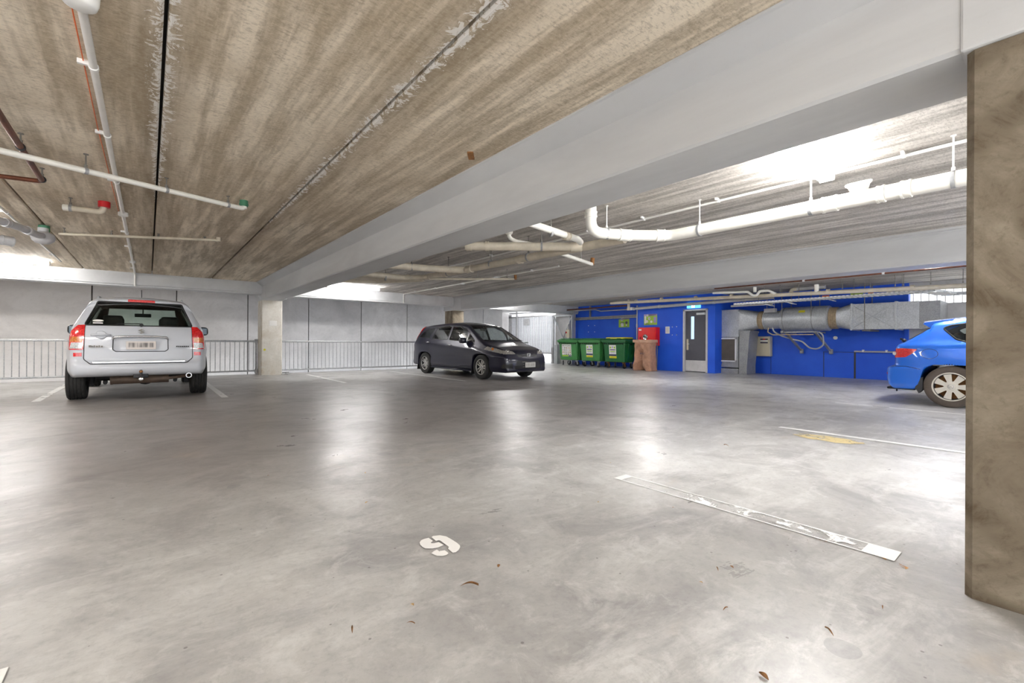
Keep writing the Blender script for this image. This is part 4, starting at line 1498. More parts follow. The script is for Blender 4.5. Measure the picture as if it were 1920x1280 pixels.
t1, st1, S1 = bin660((13.70, 13.06, 0), -PI / 2 + 0.05, 'green wheeled bin with a large square picture sticker, nearest the gate', M['bin_green'],
       (-0.06, 0.50, 0.50, 0.62, rows + [('lime_band', -0.08, -0.215, 0.33, 0.06, 'lime'), ('navy_band', 0.17, -0.22, 0.15, 0.045, 'navy')]), angs=(0.8, -0.4, 1.5, 0.3))
text('heading', 'RECYCLING', 0.085, M['ink'], st1, S1 @ Matrix.Translation((0, -0.003, 0.19)) @ Matrix.Rotation(PI / 2, 4, 'X'), world=False)
small = [('leaf_print', -0.09, 0.15, 0.06, 0.07, 'lime'), ('bin_print', 0.0, 0.16, 0.05, 0.06, 'lilac'), ('leaf_print', 0.09, 0.15, 0.06, 0.07, 'lime'), ('printed_line', 0, 0.065, 0.24, 0.03, 'navy'), ('printed_line', 0, 0.0, 0.22, 0.03, 'lime'), ('printed_line', 0, -0.045, 0.2, 0.015, 'lilac')]
bin660((13.69, 11.87, 0), -PI / 2 + 0.02, 'green wheeled bin with a tall narrow sticker, middle of the three', M['bin_green'],
       (0.0, 0.32, 0.48, 0.62, small + [('navy_band', 0, -0.13, 0.32, 0.06, 'navy'), ('yellow_band', 0, -0.205, 0.32, 0.07, 'yellow')]), angs=(0.2, 1.2, -0.6, 0.9))
bin660((13.68, 10.68, 0), -PI / 2 + 0.0, 'deep green wheeled bin with yellow on its lid, beside the brown sack', M['bin_dark'],
       (-0.05, 0.32, 0.48, 0.62, small + [('navy_band', 0, -0.13, 0.32, 0.06, 'navy'), ('yellow_band', 0.01, -0.205, 0.33, 0.08, 'yellow')]), yellow=True, forks=('rust_metal', 'rust_metal', 'galv', 'galv'), angs=(0.1, 0.0, 0.7, 0.2))

# ------------------------------------------------------------------ brown sack on its stand
t = thing('garden_sack', 'tall brown sack with a folded rim and dark printing, open on a stand', 'sack', (13.27, 9.3, 0))
b = B()
n, m = 72, 30
rr = random.Random(11)
ph = [rr.uniform(0, 6.28) for _ in range(8)]
rings = []
for j in range(m + 1):
    z = 1.05 * j / m
    q = j / m
    ring = []
    for i in range(n):
        a = 2 * PI * i / n
        c, s = math.cos(a), math.sin(a)
        mm = (abs(c) ** 5 + abs(s) ** 5) ** (-1 / 5)
        wy = 0.30 + 0.075 * (1 - q) ** 2 + 0.05 * q ** 3
        wx = 0.24
        x, y = wx * mm * c, wy * mm * s
        # the front (−x) face is drawn in towards a knot at mid height and splits below it
        front = max(0.0, -c)
        k = 0.16 * math.exp(-((y - 0.07) / 0.12) ** 2) * math.exp(-((q - 0.50) / 0.22) ** 2) + 0.07 * math.exp(-((y - 0.07 - (q - 0.5) * 0.55) / 0.05) ** 2) * (1 if q > 0.5 else 0)
        gap = 0.75 * math.exp(-((y - 0.07) / (0.03 + 0.20 * max(0, 0.5 - q))) ** 2) * max(0.0, 0.5 - q)
        x += front * (k + gap)
        if q < 0.85:
            w = (1 - q) * 0.5 + 0.5
            x += front * 0.026 * math.sin(13 * y + 5 * q * 4 + ph[0]) * w + front * 0.018 * math.sin(27 * y - 14 * q + ph[1])
            y += 0.012 * math.sin(12 * q + 3 * x + ph[2]) * (1 - q)
        if q < 0.5:
            y += 0.05 * (0.5 - q) * (1 if y > 0 else -0.1)
        ring.append(Vector((13.27 + x, 9.27 + y, z)))
    rings.append(ring)
loft(b, rings, caps=True)
bmesh.ops.delete(b, geom=[f for f in b.faces if len(f.verts) > 10 and f.calc_center_median().z > 1.0], context='FACES')
sack = obj('sack_body', b, plain('brown_sack_cloth', rgb(172, 130, 106), 0.7, var=0.12, vs=9, bstr=0.25), t, smooth=True)
b = B()
rim = []
for z, e in ((0.955, 0.012), (0.958, 0.02), (1.045, 0.022), (1.055, 0.012), (1.045, 0.0)):
    ring = []
    for i in range(n):
        a = 2 * PI * i / n
        c, s = math.cos(a), math.sin(a)
        mm = (abs(c) ** 6 + abs(s) ** 6) ** (-1 / 6)
        ring.append(Vector((13.27 + (0.24 + e) * mm * c, 9.27 + (0.355 + e) * mm * s, z)))
    rim.append(ring)
loft(b, rim, caps=False)
obj('folded_rim', b, plain('brown_sack_rim', rgb(184, 146, 122), 0.65, var=0.1, vs=12), t, angle=50)
text('printing', 'BAGS', 0.085, M['ink'], sack, face_mx((13.27 - 0.24 - 0.012, 9.20, 0.585)))
b = B()
for y in (8.94, 9.60):
    tube(b, (13.46, y, 0.0), (13.50, y, 1.0), 0.012, 8)
obj('stand_leg', b, M['rod'], t)

# ------------------------------------------------------------------ gate, its frame, isolator
GX = 15.25
t = thing('vehicle_gate', 'pale vertical bar gate with daylight behind, beyond the dark car', 'gate', (GX, 17.3, 0.38))
b = B()
for y0, y1, z0, z1 in ((15.6, 19.3, 0.37, 0.45), (15.6, 19.3, 2.22, 2.29), (15.6, 15.68, 0.37, 2.29), (19.05, 19.3, 0, 2.4)):
    box(b, GX - 0.03, GX + 0.03, y0, y1, z0, z1, bev=0.004)
obj('gate_frame', b, M['galv_dull'], t)
bar = None
k = 0
y = 15.76
while y < 19.05:
    if bar is None:
        b = B()
        box(b, -0.015, 0.015, -0.033, 0.033, 0.45, 2.22)
        bar = obj('gate_bar', b, plain('gate_bar_paint', rgb(150, 152, 156), 0.5), t, world=False)
        bar.location = (0, y - 17.3, -0.38)
    else:
        copy_part(bar, t, (0, y - 17.3, -0.38))
    y += 0.105
b = B()
box(b, GX - 0.09, GX - 0.03, 17.55, 17.95, 1.82, 2.14, bev=0.006)
for k in range(3):
    box(b, GX - 0.095, GX - 0.09, 17.58 + k * 0.12, 17.67 + k * 0.12, 1.84, 2.12)
obj('lock_box', b, M['galv_dull'], t)
b = B()
box(b, GX - 0.14, GX - 0.08, 18.45, 18.53, 0.0, 2.55)
sweep(b, [(GX - 0.11, 15.5, 2.42), (GX - 0.11, 19.1, 2.46)], 0.03, 8)
obj('gate_post', b, M['galv_dull'], t)
t = thing('braced_frame', 'silver steel frame with crossed braces standing behind the first green bin', 'frame', (14.38, 14.2, 0))
b = B()
FX = 14.36
def bar_(p, q, w=0.055):
    d = Vector(q) - Vector(p)
    mid = (Vector(p) + Vector(q)) / 2
    obox(b, Matrix.Translation(mid) @ d.to_track_quat('X', 'Z').to_matrix().to_4x4(), d.length, w, w, bev=0.005)
bar_((FX, 14.95, 2.13), (FX, 13.72, 2.13), 0.075)
bar_((FX, 13.75, 0.0), (FX, 13.75, 2.16), 0.075)
bar_((FX, 14.92, 0.0), (FX, 14.92, 2.16), 0.075)
bar_((FX, 14.88, 2.09), (FX, 14.2, 0.95), 0.04)
bar_((FX + 0.03, 13.80, 2.08), (FX + 0.03, 14.55, 0.80), 0.045)
obj('steel_frame', b, M['galv'], t)
b = B()
sweep(b, [(FX + 0.1, 13.98, 2.15), (FX + 0.1, 13.98, 2.3), (FX + 0.1, 13.86, 2.36), (FX + 0.1, 13.76, 2.3), (FX + 0.1, 13.76, 2.0)], 0.03, 10, 0.12)
obj('bent_conduit', b, M['pvc_grey'], t, angle=60)
t = thing('isolator_switch', 'pale switch box with a red rotary handle on the steel frame behind the bins', 'switch', (14.3, 13.88, 1.1))
b = B()
box(b, 14.22, 14.32, 13.79, 13.99, 1.16, 1.50, bev=0.01)
obj('switch_box', b, M['beige'], t)
b = B()
tube(b, (14.20, 13.96, 1.38), (14.22, 13.96, 1.38), 0.035, 14)
box(b, 14.185, 14.2, 13.95, 13.97, 1.35, 1.41)
obj('rotary_handle', b, M['red'], t, label='red rotary handle')
b = B()
sweep(b, [(14.27, 13.93, 1.50), (14.27, 13.93, 1.72), (14.31, 13.86, 1.8)], 0.016, 8, 0.05)
tube(b, (14.27, 13.88, 1.02), (14.27, 13.88, 1.16), 0.04, 10)
obj('cable_gland', b, M['pvc'], t, angle=60)
t = thing('gate_guide_post', 'stubby grey steel post between the gate and the first green bin', 'post', (14.2, 14.75, 0))
b = B()
box(b, 14.15, 14.25, 14.72, 14.84, 0, 0.72, bev=0.008)
obj('post', b, M['galv_dull'], t)
b = B()
box(b, 14.10, 14.28, 14.40, 14.62, 0, 0.85, bev=0.008)
for z in (0.2, 0.4, 0.6):
    tube(b, (14.09, 14.51, z), (14.10, 14.51, z), 0.02, 8)
obj('slotted_channel', b, M['galv'], t)

# ------------------------------------------------------------------ railings by the light well
def railing(x0, x1, label, posts=(), step=0.112):
    t = thing('steel_railing', label, 'railing', ((x0 + x1) / 2, 14.40, 0))
    ox = (x0 + x1) / 2
    b = B()
    box(b, x0, x1, 14.375, 14.425, 0.905, 0.955, bev=0.012)
    obj('top_rail', b, M['steel_rail'], t)
    b = B()
    box(b, x0, x1, 14.378, 14.422, 0.085, 0.125, bev=0.01)
    obj('bottom_rail', b, M['steel_rail'], t)
    b = B()
    tube(b, (0, 0, 0.12), (0, 0, 0.91), 0.0085, 8, caps=False)
    first = obj('baluster', b, M['steel_rail'], t, world=False, smooth=True)
    n_ = int((x1 - x0 - 0.1) / step)
    for k in range(n_ + 1):
        p = (x0 + 0.06 + k * step - ox, 0, 0)
        if k == 0:
            first.location = p
        else:
            copy_part(first, t, p)
    for x in posts:
        b = B()
        box(b, x - 0.025, x + 0.025, 14.37, 14.43, 0.0, 0.96, bev=0.006)
        for z in (0.93, 0.1):
            box(b, x - 0.035, x + 0.035, 14.35, 14.45, z - 0.06, z + 0.06, bev=0.01)
        obj('post', b, M['steel_rail'], t)
    return t
railing(-4.6, 2.40, 'grey steel railing behind the white four-wheel-drive', posts=(2.36,))
railing(2.94, 8.44, 'grey steel railing between the pale column and the dark car', posts=())
railing(8.96, 12.4, 'grey steel railing behind the dark car bonnet', posts=())
b = B()
for k, (x, y, a) in enumerate(((3.02, 13.9, 0.5), (3.06, 13.95, 1.1), (3.1, 13.86, 0.1), (3.0, 13.8, 2.0))):
    obox(b, Matrix.Translation((x, y, 0.012 + 0.02 * k)) @ Matrix.Rotation(a, 4, 'Z') @ Matrix.Rotation(0.08, 4, 'Y'), 0.28, 0.03, 0.02)
tag(obj('timber_offcuts', b, M['pvc_grey']), 'small heap of grey strips on the floor at the pale column foot', 'scrap')['kind'] = 'stuff'
b = B()
box(b, 2.60, 2.79, 13.942, 13.95, 1.36, 1.50, bev=0.002)
tag(obj('notice_sign', b, M['paper_white']), 'blank white notice on the pale column', 'notice')
b = B()
lathe(b, [(0.03, 0), (0.03, 0.004)], 16, Matrix.Translation((2.49, 13.95, 0.70)) @ Matrix.Rotation(PI / 2, 4, 'X'))
tag(obj('dot_sticker', b, M['yellow']), 'round yellow dot low on the pale column', 'sticker')  # flat yellow sticker on the column face
b = B()
obox(b, Matrix.Translation((2.11, 3.2, 2.514)) @ Matrix.Rotation(0.9, 4, 'Z'), 0.14, 0.05, 0.012)
tag(obj('rust_mark', b, M['rust_metal']), 'small rust coloured mark on the tan soffit beside the white beam', 'plate')  # thin block standing for an orange stain on the soffit

# ------------------------------------------------------------------ litter
def leaf(x, y, s, rz, mat, name, label, grp, thin=False):
    b = B()
    n = 9
    L, Wd = s, s * (0.08 if thin else 0.3)
    vs = []
    for k in range(n):
        u_ = k / (n - 1)
        w = Wd * math.sin(PI * (0.05 + 0.9 * u_))
        z = 0.003 + 0.16 * s * math.sin(u_ * 3.0)
        vs.append([b.verts.new((u_ * L - L / 2, sgn * w, z + (0.12 * s * u_ if sgn else 0.0))) for sgn in (-1, 0, 1)])
    for p, q in zip(vs, vs[1:]):
        for i in range(2):
            b.faces.new((p[i], p[i + 1], q[i + 1], q[i]))
    r = bmesh.ops.solidify(b, geom=b.faces[:], thickness=0.002)
    b.transform(Matrix.Translation((x, y, 0)) @ Matrix.Rotation(rz, 4, 'Z'))
    o = obj(name, b, mat)
    tag(o, label, 'leaf' if 'leaf' in name else 'twig', grp)
    return o
M['leaf'] = plain('dry_leaf', rgb(150, 108, 66), 0.8, var=0.2, vs=40)
M['leaf2'] = plain('pale_leaf', rgb(196, 164, 112), 0.8, var=0.2, vs=40)
LEAVES = [(1.004, 2.609, 0.035, 0.37, 'leaf'), (1.161, 1.53, 0.035, 0.73, 'leaf'), (1.753, 0.51, 0.07, 0.89, 'twig'), (1.371, 0.557, 0.05, 1.33, 'leaf'), (1.867, 0.944, 0.05, 0.72, 'twig'), (1.933, 0.915, 0.03, 1.27, 'leaf'), (1.712, 0.932, 0.025, -1.41, 'leaf'), (1.61, 0.784, 0.05, -0.1, 'twig'), (4.175, 2.032, 0.09, 1.33, 'twig'), (0.662, 3.554, 0.02, 0.45, 'leaf'), (1.223, 3.205, 0.03, 1.2, 'leaf'), (4.325, 6.014, 0.06, -1.16, 'twig'), (2.849, 2.303, 0.02, -0.09, 'leaf'), (2.363, 1.457, 0.02, -0.76, 'leaf'), (2.09, 1.779, 0.025, 0.13, 'leaf'), (2.067, 0.438, 0.04, 0.22, 'twig'), (0.746, 1.496, 0.03, -1.46, 'leaf'), (0.693, 1.4, 0.05, -0.85, 'twig'), (0.976, 1.474, 0.12, -0.66, 'twig'), (0.527, 1.488, 0.06, 1.25, 'twig')]
for k, (x, y, s, a, kind) in enumerate(LEAVES):
    if kind == 'leaf':
        leaf(x, y, s * 0.6, a, M['leaf'] if k % 2 else M['leaf2'], 'dry_leaf', 'dry curled leaf lying on the open grey floor', 'dry leaves on the floor')
    else:
        leaf(x, y, s * 0.6, a, M['leaf'], 'twig', 'thin brown twig lying on the open grey floor', 'twigs on the floor', True)
# ------------------------------------------------------------------ cars
def arc(cy, cz, r, a0, a1, n=14):
    return [(cy + r * math.cos(math.radians(a0 + (a1 - a0) * k / n)), cz + r * math.sin(math.radians(a0 + (a1 - a0) * k / n))) for k in range(n + 1)]

def resample(poly, step, smooth=2):
    P = [Vector(p) for p in poly]
    seg = [(P[i], P[(i + 1) % len(P)]) for i in range(len(P))]
    out = []
    for a, c in seg:
        n = max(1, round((c - a).length / step))
        for k in range(n):
            out.append(a.lerp(c, k / n))
    for _ in range(smooth):
        out = [(out[i - 1] + out[i] * 2 + out[(i + 1) % len(out)]) / 4 for i in range(len(out))]
    return out

def round2d(poly, rad, seg=4):
    n = len(poly)
    out = []
    for i in range(n):
        a, b, c = (Vector(poly[i - 1]), Vector(poly[i]), Vector(poly[(i + 1) % n]))
        da, dc = a - b, c - b
        ang = da.angle(dc)
        t = min(rad / max(1e-6, math.tan(ang / 2)), da.length * 0.45, dc.length * 0.45)
        s, e = b + da.normalized() * t, b + dc.normalized() * t
        for k in range(seg + 1):
            w = k / seg
            out.append(tuple(s * (1 - w) ** 2 + b * 2 * w * (1 - w) + e * w * w))
    return out

def inside(p, poly):
    x, y = p
    c = False
    n = len(poly)
    j = n - 1
    for i in range(n):
        xi, yi = poly[i]
        xj, yj = poly[j]
        if (yi > y) != (yj > y) and x < (xj - xi) * (y - yi) / (yj - yi) + xi:
            c = not c
        j = i
    return c

class Body:
    def __init__(self, sil, med, hw, crown_top, crown_end, rr_top, rr_end, rr_bot, step=0.03):
        P = resample(sil, step)
        n = len(P)
        ya, yb, zm = med
        bm = self.bm = bmesh.new()
        self.id = bm.faces.layers.int.new('region')
        NF, NR, NS = 12, 6, 14
        grid = []
        for i, p in enumerate(P):
            tdir = (P[(i + 1) % n] - P[i - 1]).normalized()
            nrm = Vector((-tdir.y, tdir.x))          # outward for a clockwise (rear, roof, front, bottom) outline
            m = Vector((min(max(p.x, ya), yb), zm))
            d = (m - p)
            L = d.length
            d = d / L
            up, fb, dn = max(0, nrm.y), abs(nrm.x), max(0, -nrm.y)
            cr = crown_top * up * up + crown_end * fb * fb
            ws = up * up + fb * fb + dn * dn
            rr = (rr_top * up * up + rr_end * fb * fb + rr_bot * dn * dn) / ws
            rr = min(rr, L * 0.4)
            col = []
            h0 = hw(p.x, p.y)
            for k in range(NF):
                x = (h0 - rr) * k / NF
                ins = cr * (x / h0) ** 2
                q = p + d * ins
                col.append((x, q.x, q.y))
            cr1 = cr * ((h0 - rr) / h0) ** 2
            for k in range(NR + 1):
                a = PI / 2 * k / NR
                q = p + d * min(L, cr1 + rr * (1 - math.cos(a)))
                h = hw(q.x, q.y)
                col.append((h - rr + rr * math.sin(a), q.x, q.y))
            s0 = min(L, cr1 + rr)
            for k in range(1, NS + 1):
                q = p + d * (s0 + (L - s0) * k / NS)
                col.append((hw(q.x, q.y), q.x, q.y))
            grid.append(col)
        nc = len(grid[0])
        for sgn in (1, -1):
            V = [[bm.verts.new((sgn * x, y, z)) for x, y, z in col] for col in grid]
            for i in range(n):
                a, c = V[i], V[(i + 1) % n]
                for k in range(nc - 1):
                    q = (a[k], a[k + 1], c[k + 1], c[k])
                    try:
                        bm.faces.new(q if sgn > 0 else q[::-1])
                    except ValueError:
                        pass
        bmesh.ops.remove_doubles(bm, verts=bm.verts, dist=0.0004)
        bmesh.ops.dissolve_degenerate(bm, edges=bm.edges, dist=0.0004)
        bmesh.ops.recalc_face_normals(bm, faces=bm.faces)
        bm.normal_update()

    def cut(self, poly, ax, flt, rid):
        """cut the outline POLY (2-D, on the two axes AX) into the skin where FLT(centre, normal); give the faces inside the id RID"""
        bm = self.bm
        i, j = ax
        poly = [tuple(p) for p in poly]
        n = len(poly)
        ctr = Vector((sum(p[0] for p in poly) / n, sum(p[1] for p in poly) / n))
        x0, x1 = min(p[0] for p in poly) - 0.05, max(p[0] for p in poly) + 0.05
        z0, z1 = min(p[1] for p in poly) - 0.05, max(p[1] for p in poly) + 0.05
        def near(f, a0, a1, b0, b1):
            us = [v.co[i] for v in f.verts]
            vs = [v.co[j] for v in f.verts]
            return max(us) >= a0 and min(us) <= a1 and max(vs) >= b0 and min(vs) <= b1
        cand = [f for f in bm.faces if near(f, x0, x1, z0, z1) and flt(f.calc_center_median(), f.normal)]
        cs = set(cand)
        for k in range(n):
            p, q = Vector(poly[k]), Vector(poly[(k + 1) % n])
            if (q - p).length < 1e-5:
                continue
            a0, a1 = min(p.x, q.x) - 1e-4, max(p.x, q.x) + 1e-4
            b0, b1 = min(p.y, q.y) - 1e-4, max(p.y, q.y) + 1e-4
            fs = [f for f in cs if f.is_valid and near(f, a0, a1, b0, b1)]
            if not fs:
                continue
            t = (q - p).normalized()
            co, no = [0, 0, 0], [0, 0, 0]
            co[i], co[j] = p.x, p.y
            no[i], no[j] = -t.y, t.x
            es = list({e for f in fs for e in f.edges})
            vs = list({v for f in fs for v in f.verts})
            before = set(fs)
            r = bmesh.ops.bisect_plane(bm, geom=fs + es + vs, dist=1e-5, plane_co=co, plane_no=no)
            for g in r['geom']:
                if isinstance(g, bmesh.types.BMFace) and g.is_valid:
                    cs.add(g)
            for g in r['geom_cut']:
                if isinstance(g, bmesh.types.BMEdge) and g.is_valid:
                    for f in g.link_faces:
                        if flt(f.calc_center_median(), f.normal):
                            cs.add(f)
        cnt = 0
        for f in cs:
            if f.is_valid:
                c = f.calc_center_median()
                if inside((c[i], c[j]), poly):
                    f[self.id] = rid
                    cnt += 1
        return cnt

    def take(self, rid, side=0, off=0.0, thick=0.0):
        """copy the faces with an id (optionally one side only) into a new bmesh, lifted by OFF, with a rim of depth THICK"""
        self.bm.normal_update()
        out = bmesh.new()
        vm = {}
        for f in self.bm.faces:
            if f[self.id] != rid:
                continue
            c = f.calc_center_median()
            if side and c.x * side < 0:
                continue
            vs = []
            for v in f.verts:
                if v not in vm:
                    vm[v] = out.verts.new(v.co + v.normal * off)
                vs.append(vm[v])
            try:
                out.faces.new(vs)
            except ValueError:
                pass
        if thick and out.faces:
            out.normal_update()
            nm = {v: v.normal.copy() for v in out.verts}
            be = [e for e in out.edges if e.is_boundary]
            cp = {}
            for e in be:
                for v in e.verts:
                    if v not in cp:
                        cp[v] = out.verts.new(v.co - nm[v] * thick)
            for e in be:
                a, c = e.verts
                try:
                    out.faces.new((a, c, cp[c], cp[a]))
                except ValueError:
                    pass
        return out

    def rim(self, src, r, n=6):
        """a thin round bead along the boundary loops of a bmesh"""
        be = {e for e in src.edges if e.is_boundary}
        out = bmesh.new()
        while be:
            e = be.pop()
            loop = [e.verts[0].co.copy(), e.verts[1].co.copy()]
            cur = e.verts[1]
            while True:
                nx = [x for x in cur.link_edges if x in be]
                if not nx:
                    break
                e = nx[0]
                be.discard(e)
                cur = e.other_vert(cur)
                if (cur.co - loop[-1]).length > 0.006:
                    loop.append(cur.co.copy())
            if len(loop) > 3:
                sweep(out, loop, r, n)
        return out

    def drop(self, rids):
        bmesh.ops.delete(self.bm, geom=[f for f in self.bm.faces if f[self.id] in rids], context='FACES')

def REAR(ymax, nz=-0.15):
    return lambda c, n: c.y < ymax and n.y < nz
def FRONT(ymin, nz=0.15):
    return lambda c, n: c.y > ymin and n.y > nz
def SIDE(c, n):
    return abs(n.x) > 0.35
def SIDEP(c, n):
    return n.x > 0.35

def wheel(parent, cx, cy, r, w, side, style, dusty=False, blocks=False, rr=0.64):
    """tyre with its rim; SIDE = +1/-1 is the outward direction along x"""
    b = bmesh.new()
    N = 96
    ri = r * rr
    prof = [(ri - 0.012, -w * 0.40), (ri, -w * 0.44), (ri + 0.02, -w * 0.485), ((ri + r) / 2, -w * 0.5), (r - 0.025, -w * 0.485), (r - 0.006, -w * 0.43)]
    tread = [(-0.38, 0), (-0.30, 0), (-0.285, 1), (-0.255, 1), (-0.24, 0), (-0.11, 0), (-0.095, 1), (-0.06, 1), (-0.045, 0), (0.045, 0), (0.06, 1), (0.095, 1), (0.11, 0), (0.24, 0), (0.255, 1), (0.285, 1), (0.30, 0), (0.38, 0)]
    prof += [(r - (0.009 if g else 0), w * u) for u, g in tread]
    prof += [(a, -h) for a, h in prof[5::-1]]
    rings = []
    for a, h in prof:
        ring = []
        for k in range(N):
            q = a
            if blocks and a > r - 0.02:
                ph = (k + (2 if h > 0 else 0) + int(abs(h) * 40)) % 4
                if ph == 0:
                    q = a - 0.008
            t = 2 * PI * k / N
            ring.append(Vector((h, q * math.cos(t), q * math.sin(t))))
        rings.append(ring)
    R = [[b.verts.new(Vector((cx, cy, r)) + p) for p in ring] for ring in rings]
    for p, q in zip(R, R[1:]):
        for k in range(N):
            b.faces.new((p[k], p[(k + 1) % N], q[(k + 1) % N], q[k]))
    bmesh.ops.recalc_face_normals(b, faces=b.faces)
    ty = obj('tyre', b, M['rubber_dusty'] if dusty else M['rubber'], parent, world=False, angle=35)
    Mx = Matrix.Translation((cx, cy, r)) @ (Matrix.Rotation(PI / 2, 4, 'Y') if side > 0 else Matrix.Rotation(-PI / 2, 4, 'Y'))
    o = w * 0.40
    b = bmesh.new()
    lathe(b, [(ri - 0.004, -o), (ri - 0.004, o - 0.012), (ri - 0.022, o - 0.014), (ri - 0.035, -o)], 48, Mx, close=True)
    obj('rim_barrel', b, M['dark'], ty, world=False, angle=40)
    b = bmesh.new()
    lathe(b, [(ri - 0.002, o - 0.012), (ri - 0.002, o), (ri + 0.006, o + 0.008), (ri - 0.010, o + 0.01), (ri - 0.016, o - 0.010)], 48, Mx, close=True)
    face = o - 0.02
    def spoke(pts, z0, z1):
        prism(b, [Mx @ Vector((x, y, z0)) for x, y in pts], (Mx.to_3x3() @ Vector((0, 0, z1 - z0))))
    if style == 'twin':
        for k in range(5):
            a = 2 * PI * k / 5 + PI / 2
            for s in (-1, 1):
                b2 = [(0.045, s * 0.021 - 0.013), (ri - 0.008, s * 0.040 - 0.017), (ri - 0.008, s * 0.040 + 0.017), (0.045, s * 0.021 + 0.013)]
                spoke([(x * math.cos(a) - y * math.sin(a), x * math.sin(a) + y * math.cos(a)) for x, y in b2], face - 0.03, face)
        lathe(b, [(0.0, face - 0.05), (0.065, face - 0.05), (0.06, face - 0.005), (0.035, face + 0.004), (0.0, face + 0.004)][1:], 24, Mx)
        m = M['silver']
    elif style == 'seven':
        for k in range(7):
            a = 2 * PI * k / 7 + PI / 2
            b2 = [(0.05, -0.032), (0.09, -0.030), (ri - 0.03, -0.045), (ri - 0.012, -0.058), (ri - 0.012, 0.058), (ri - 0.03, 0.045), (0.09, 0.030), (0.05, 0.032)]
            spoke([(x * math.cos(a) - y * math.sin(a), x * math.sin(a) + y * math.cos(a)) for x, y in b2], face - 0.02, face)
        lathe(b, [(0.085, face - 0.03), (0.078, face + 0.002), (0.05, face + 0.006), (0.047, face + 0.002), (0.04, face + 0.006), (0.005, face + 0.007)], 28, Mx)
        lathe(b, [(ri - 0.002, face - 0.02), (ri - 0.002, face + 0.006), (ri - 0.022, face + 0.004), (ri - 0.024, face - 0.02)], 48, Mx, close=True)
        m = M['hubcap']
    else:
        lathe(b, [(ri - 0.02, face - 0.06), (0.03, face - 0.03)], 30, Mx)
        m = M['silver']
    rim = obj('wheel_rim', b, m, ty, world=False, angle=40)
    b = bmesh.new()
    lathe(b, [(ri - 0.025, -0.03), (ri - 0.025, -0.025), (0.12, face - 0.09), (0.02, face - 0.085)], 30, Mx)
    obj('brake_drum', b, M['rust_metal'] if style == 'seven' else M['black'], ty, world=False, angle=40)
    if style == 'seven':      # winged oval badge in the hub
        b = bmesh.new()
        for k in range(20):
            pass
        z = face + 0.007
        lathe(b, [(0.034, z), (0.034, z + 0.002), (0.029, z + 0.002), (0.029, z)], 28, Mx, close=True)
        sweep(b, [Mx @ Vector((x, y, z + 0.001)) for x, y in ((0.020, -0.022), (0.0, -0.004), (-0.012, 0.0), (0.0, 0.004), (0.020, 0.022))], 0.0025, 6)
        obj('hub_badge', b, M['pvc_grey'], rim, world=False)
    if style == 'twin':
        b = bmesh.new()
        lathe(b, [(0.028, face + 0.004), (0.026, face + 0.008), (0.004, face + 0.009)], 18, Mx)
        obj('hub_cap', b, M['chrome'], rim, world=False, angle=40)
    return ty

def seat(parent, x, y, z, w=0.50, mat=None, h=0.62, rows='seat'):
    """padded seat facing +y with a headrest"""
    s = None
    b = bmesh.new()
    box(b, x - w / 2, x + w / 2, y, y + 0.5, z, z + 0.16, bev=0.05)
    s = obj(rows, b, mat, parent, world=False, angle=50)
    b = bmesh.new()
    obox(b, Matrix.Translation((x, y - 0.04, z + 0.12 + h / 2)) @ Matrix.Rotation(0.2, 4, 'X'), w * 0.94, 0.13, h, bev=0.05)
    obj('backrest', b, mat, s, world=False, angle=50)
    b = bmesh.new()
    obox(b, Matrix.Translation((x, y - 0.12, z + 0.12 + h + 0.10)) @ Matrix.Rotation(0.12, 4, 'X'), 0.27, 0.10, 0.18, bev=0.04)
    for sx in (-0.06, 0.06):
        tube(b, (x + sx, y - 0.105, z + 0.1 + h - 0.02), (x + sx, y - 0.115, z + 0.12 + h + 0.06), 0.008, 6)
    obj('headrest', b, mat, s, world=False, angle=50)
    return s

def mirror(parent, x, y, z, side, mat, w=0.20, h=0.15, glass_back=True):
    b = bmesh.new()
    rings = []
    for k, (t, q) in enumerate(((-0.06, 0.82), (-0.05, 0.95), (-0.02, 1.0), (0.05, 0.92), (0.09, 0.6), (0.10, 0.2))):
        ring = []
        for i in range(20):
            a = 2 * PI * i / 20
            c, s_ = math.cos(a), math.sin(a)
            mm = (abs(c) ** 3.5 + abs(s_) ** 3.5) ** (-1 / 3.5)
            ring.append(Vector((x + side * w / 2 + w / 2 * q * mm * c, y + t, z + h / 2 * q * mm * s_)))
        rings.append(ring)
    loft(b, rings)
    obox(b, Matrix.Translation((x - side * 0.03, y + 0.02, z - 0.045)), 0.12, 0.06, 0.05, bev=0.012)
    bmesh.ops.recalc_face_normals(b, faces=b.faces)
    mm_ = obj('wing_mirror', b, mat, parent, world=False, angle=60)
    b = bmesh.new()
    obox(b, Matrix.Translation((x + side * w / 2, y - 0.062, z)), w * 0.74, 0.004, h * 0.72, bev=0.0015)
    obj('mirror_glass', b, M['mirror_dark'], mm_, world=False)
    return mm_

def steering(parent, x, y, z):
    b = bmesh.new()
    Mx = Matrix.Translation((x, y, z)) @ Matrix.Rotation(math.radians(65), 4, 'X')
    pts = [Mx @ Vector((0.185 * math.cos(2 * PI * k / 24), 0.185 * math.sin(2 * PI * k / 24), 0)) for k in range(25)]
    sweep(b, pts, 0.016, 8)
    for a in (0.0, PI, -PI / 2):
        tube(b, Mx @ Vector((0, 0, 0)), Mx @ Vector((0.18 * math.cos(a), 0.18 * math.sin(a), 0)), 0.018, 6)
    lathe(b, [(0.06, -0.02), (0.06, 0.015), (0.04, 0.02)], 14, Mx)
    return obj('steering_wheel', b, M['black'], parent, world=False, angle=50)

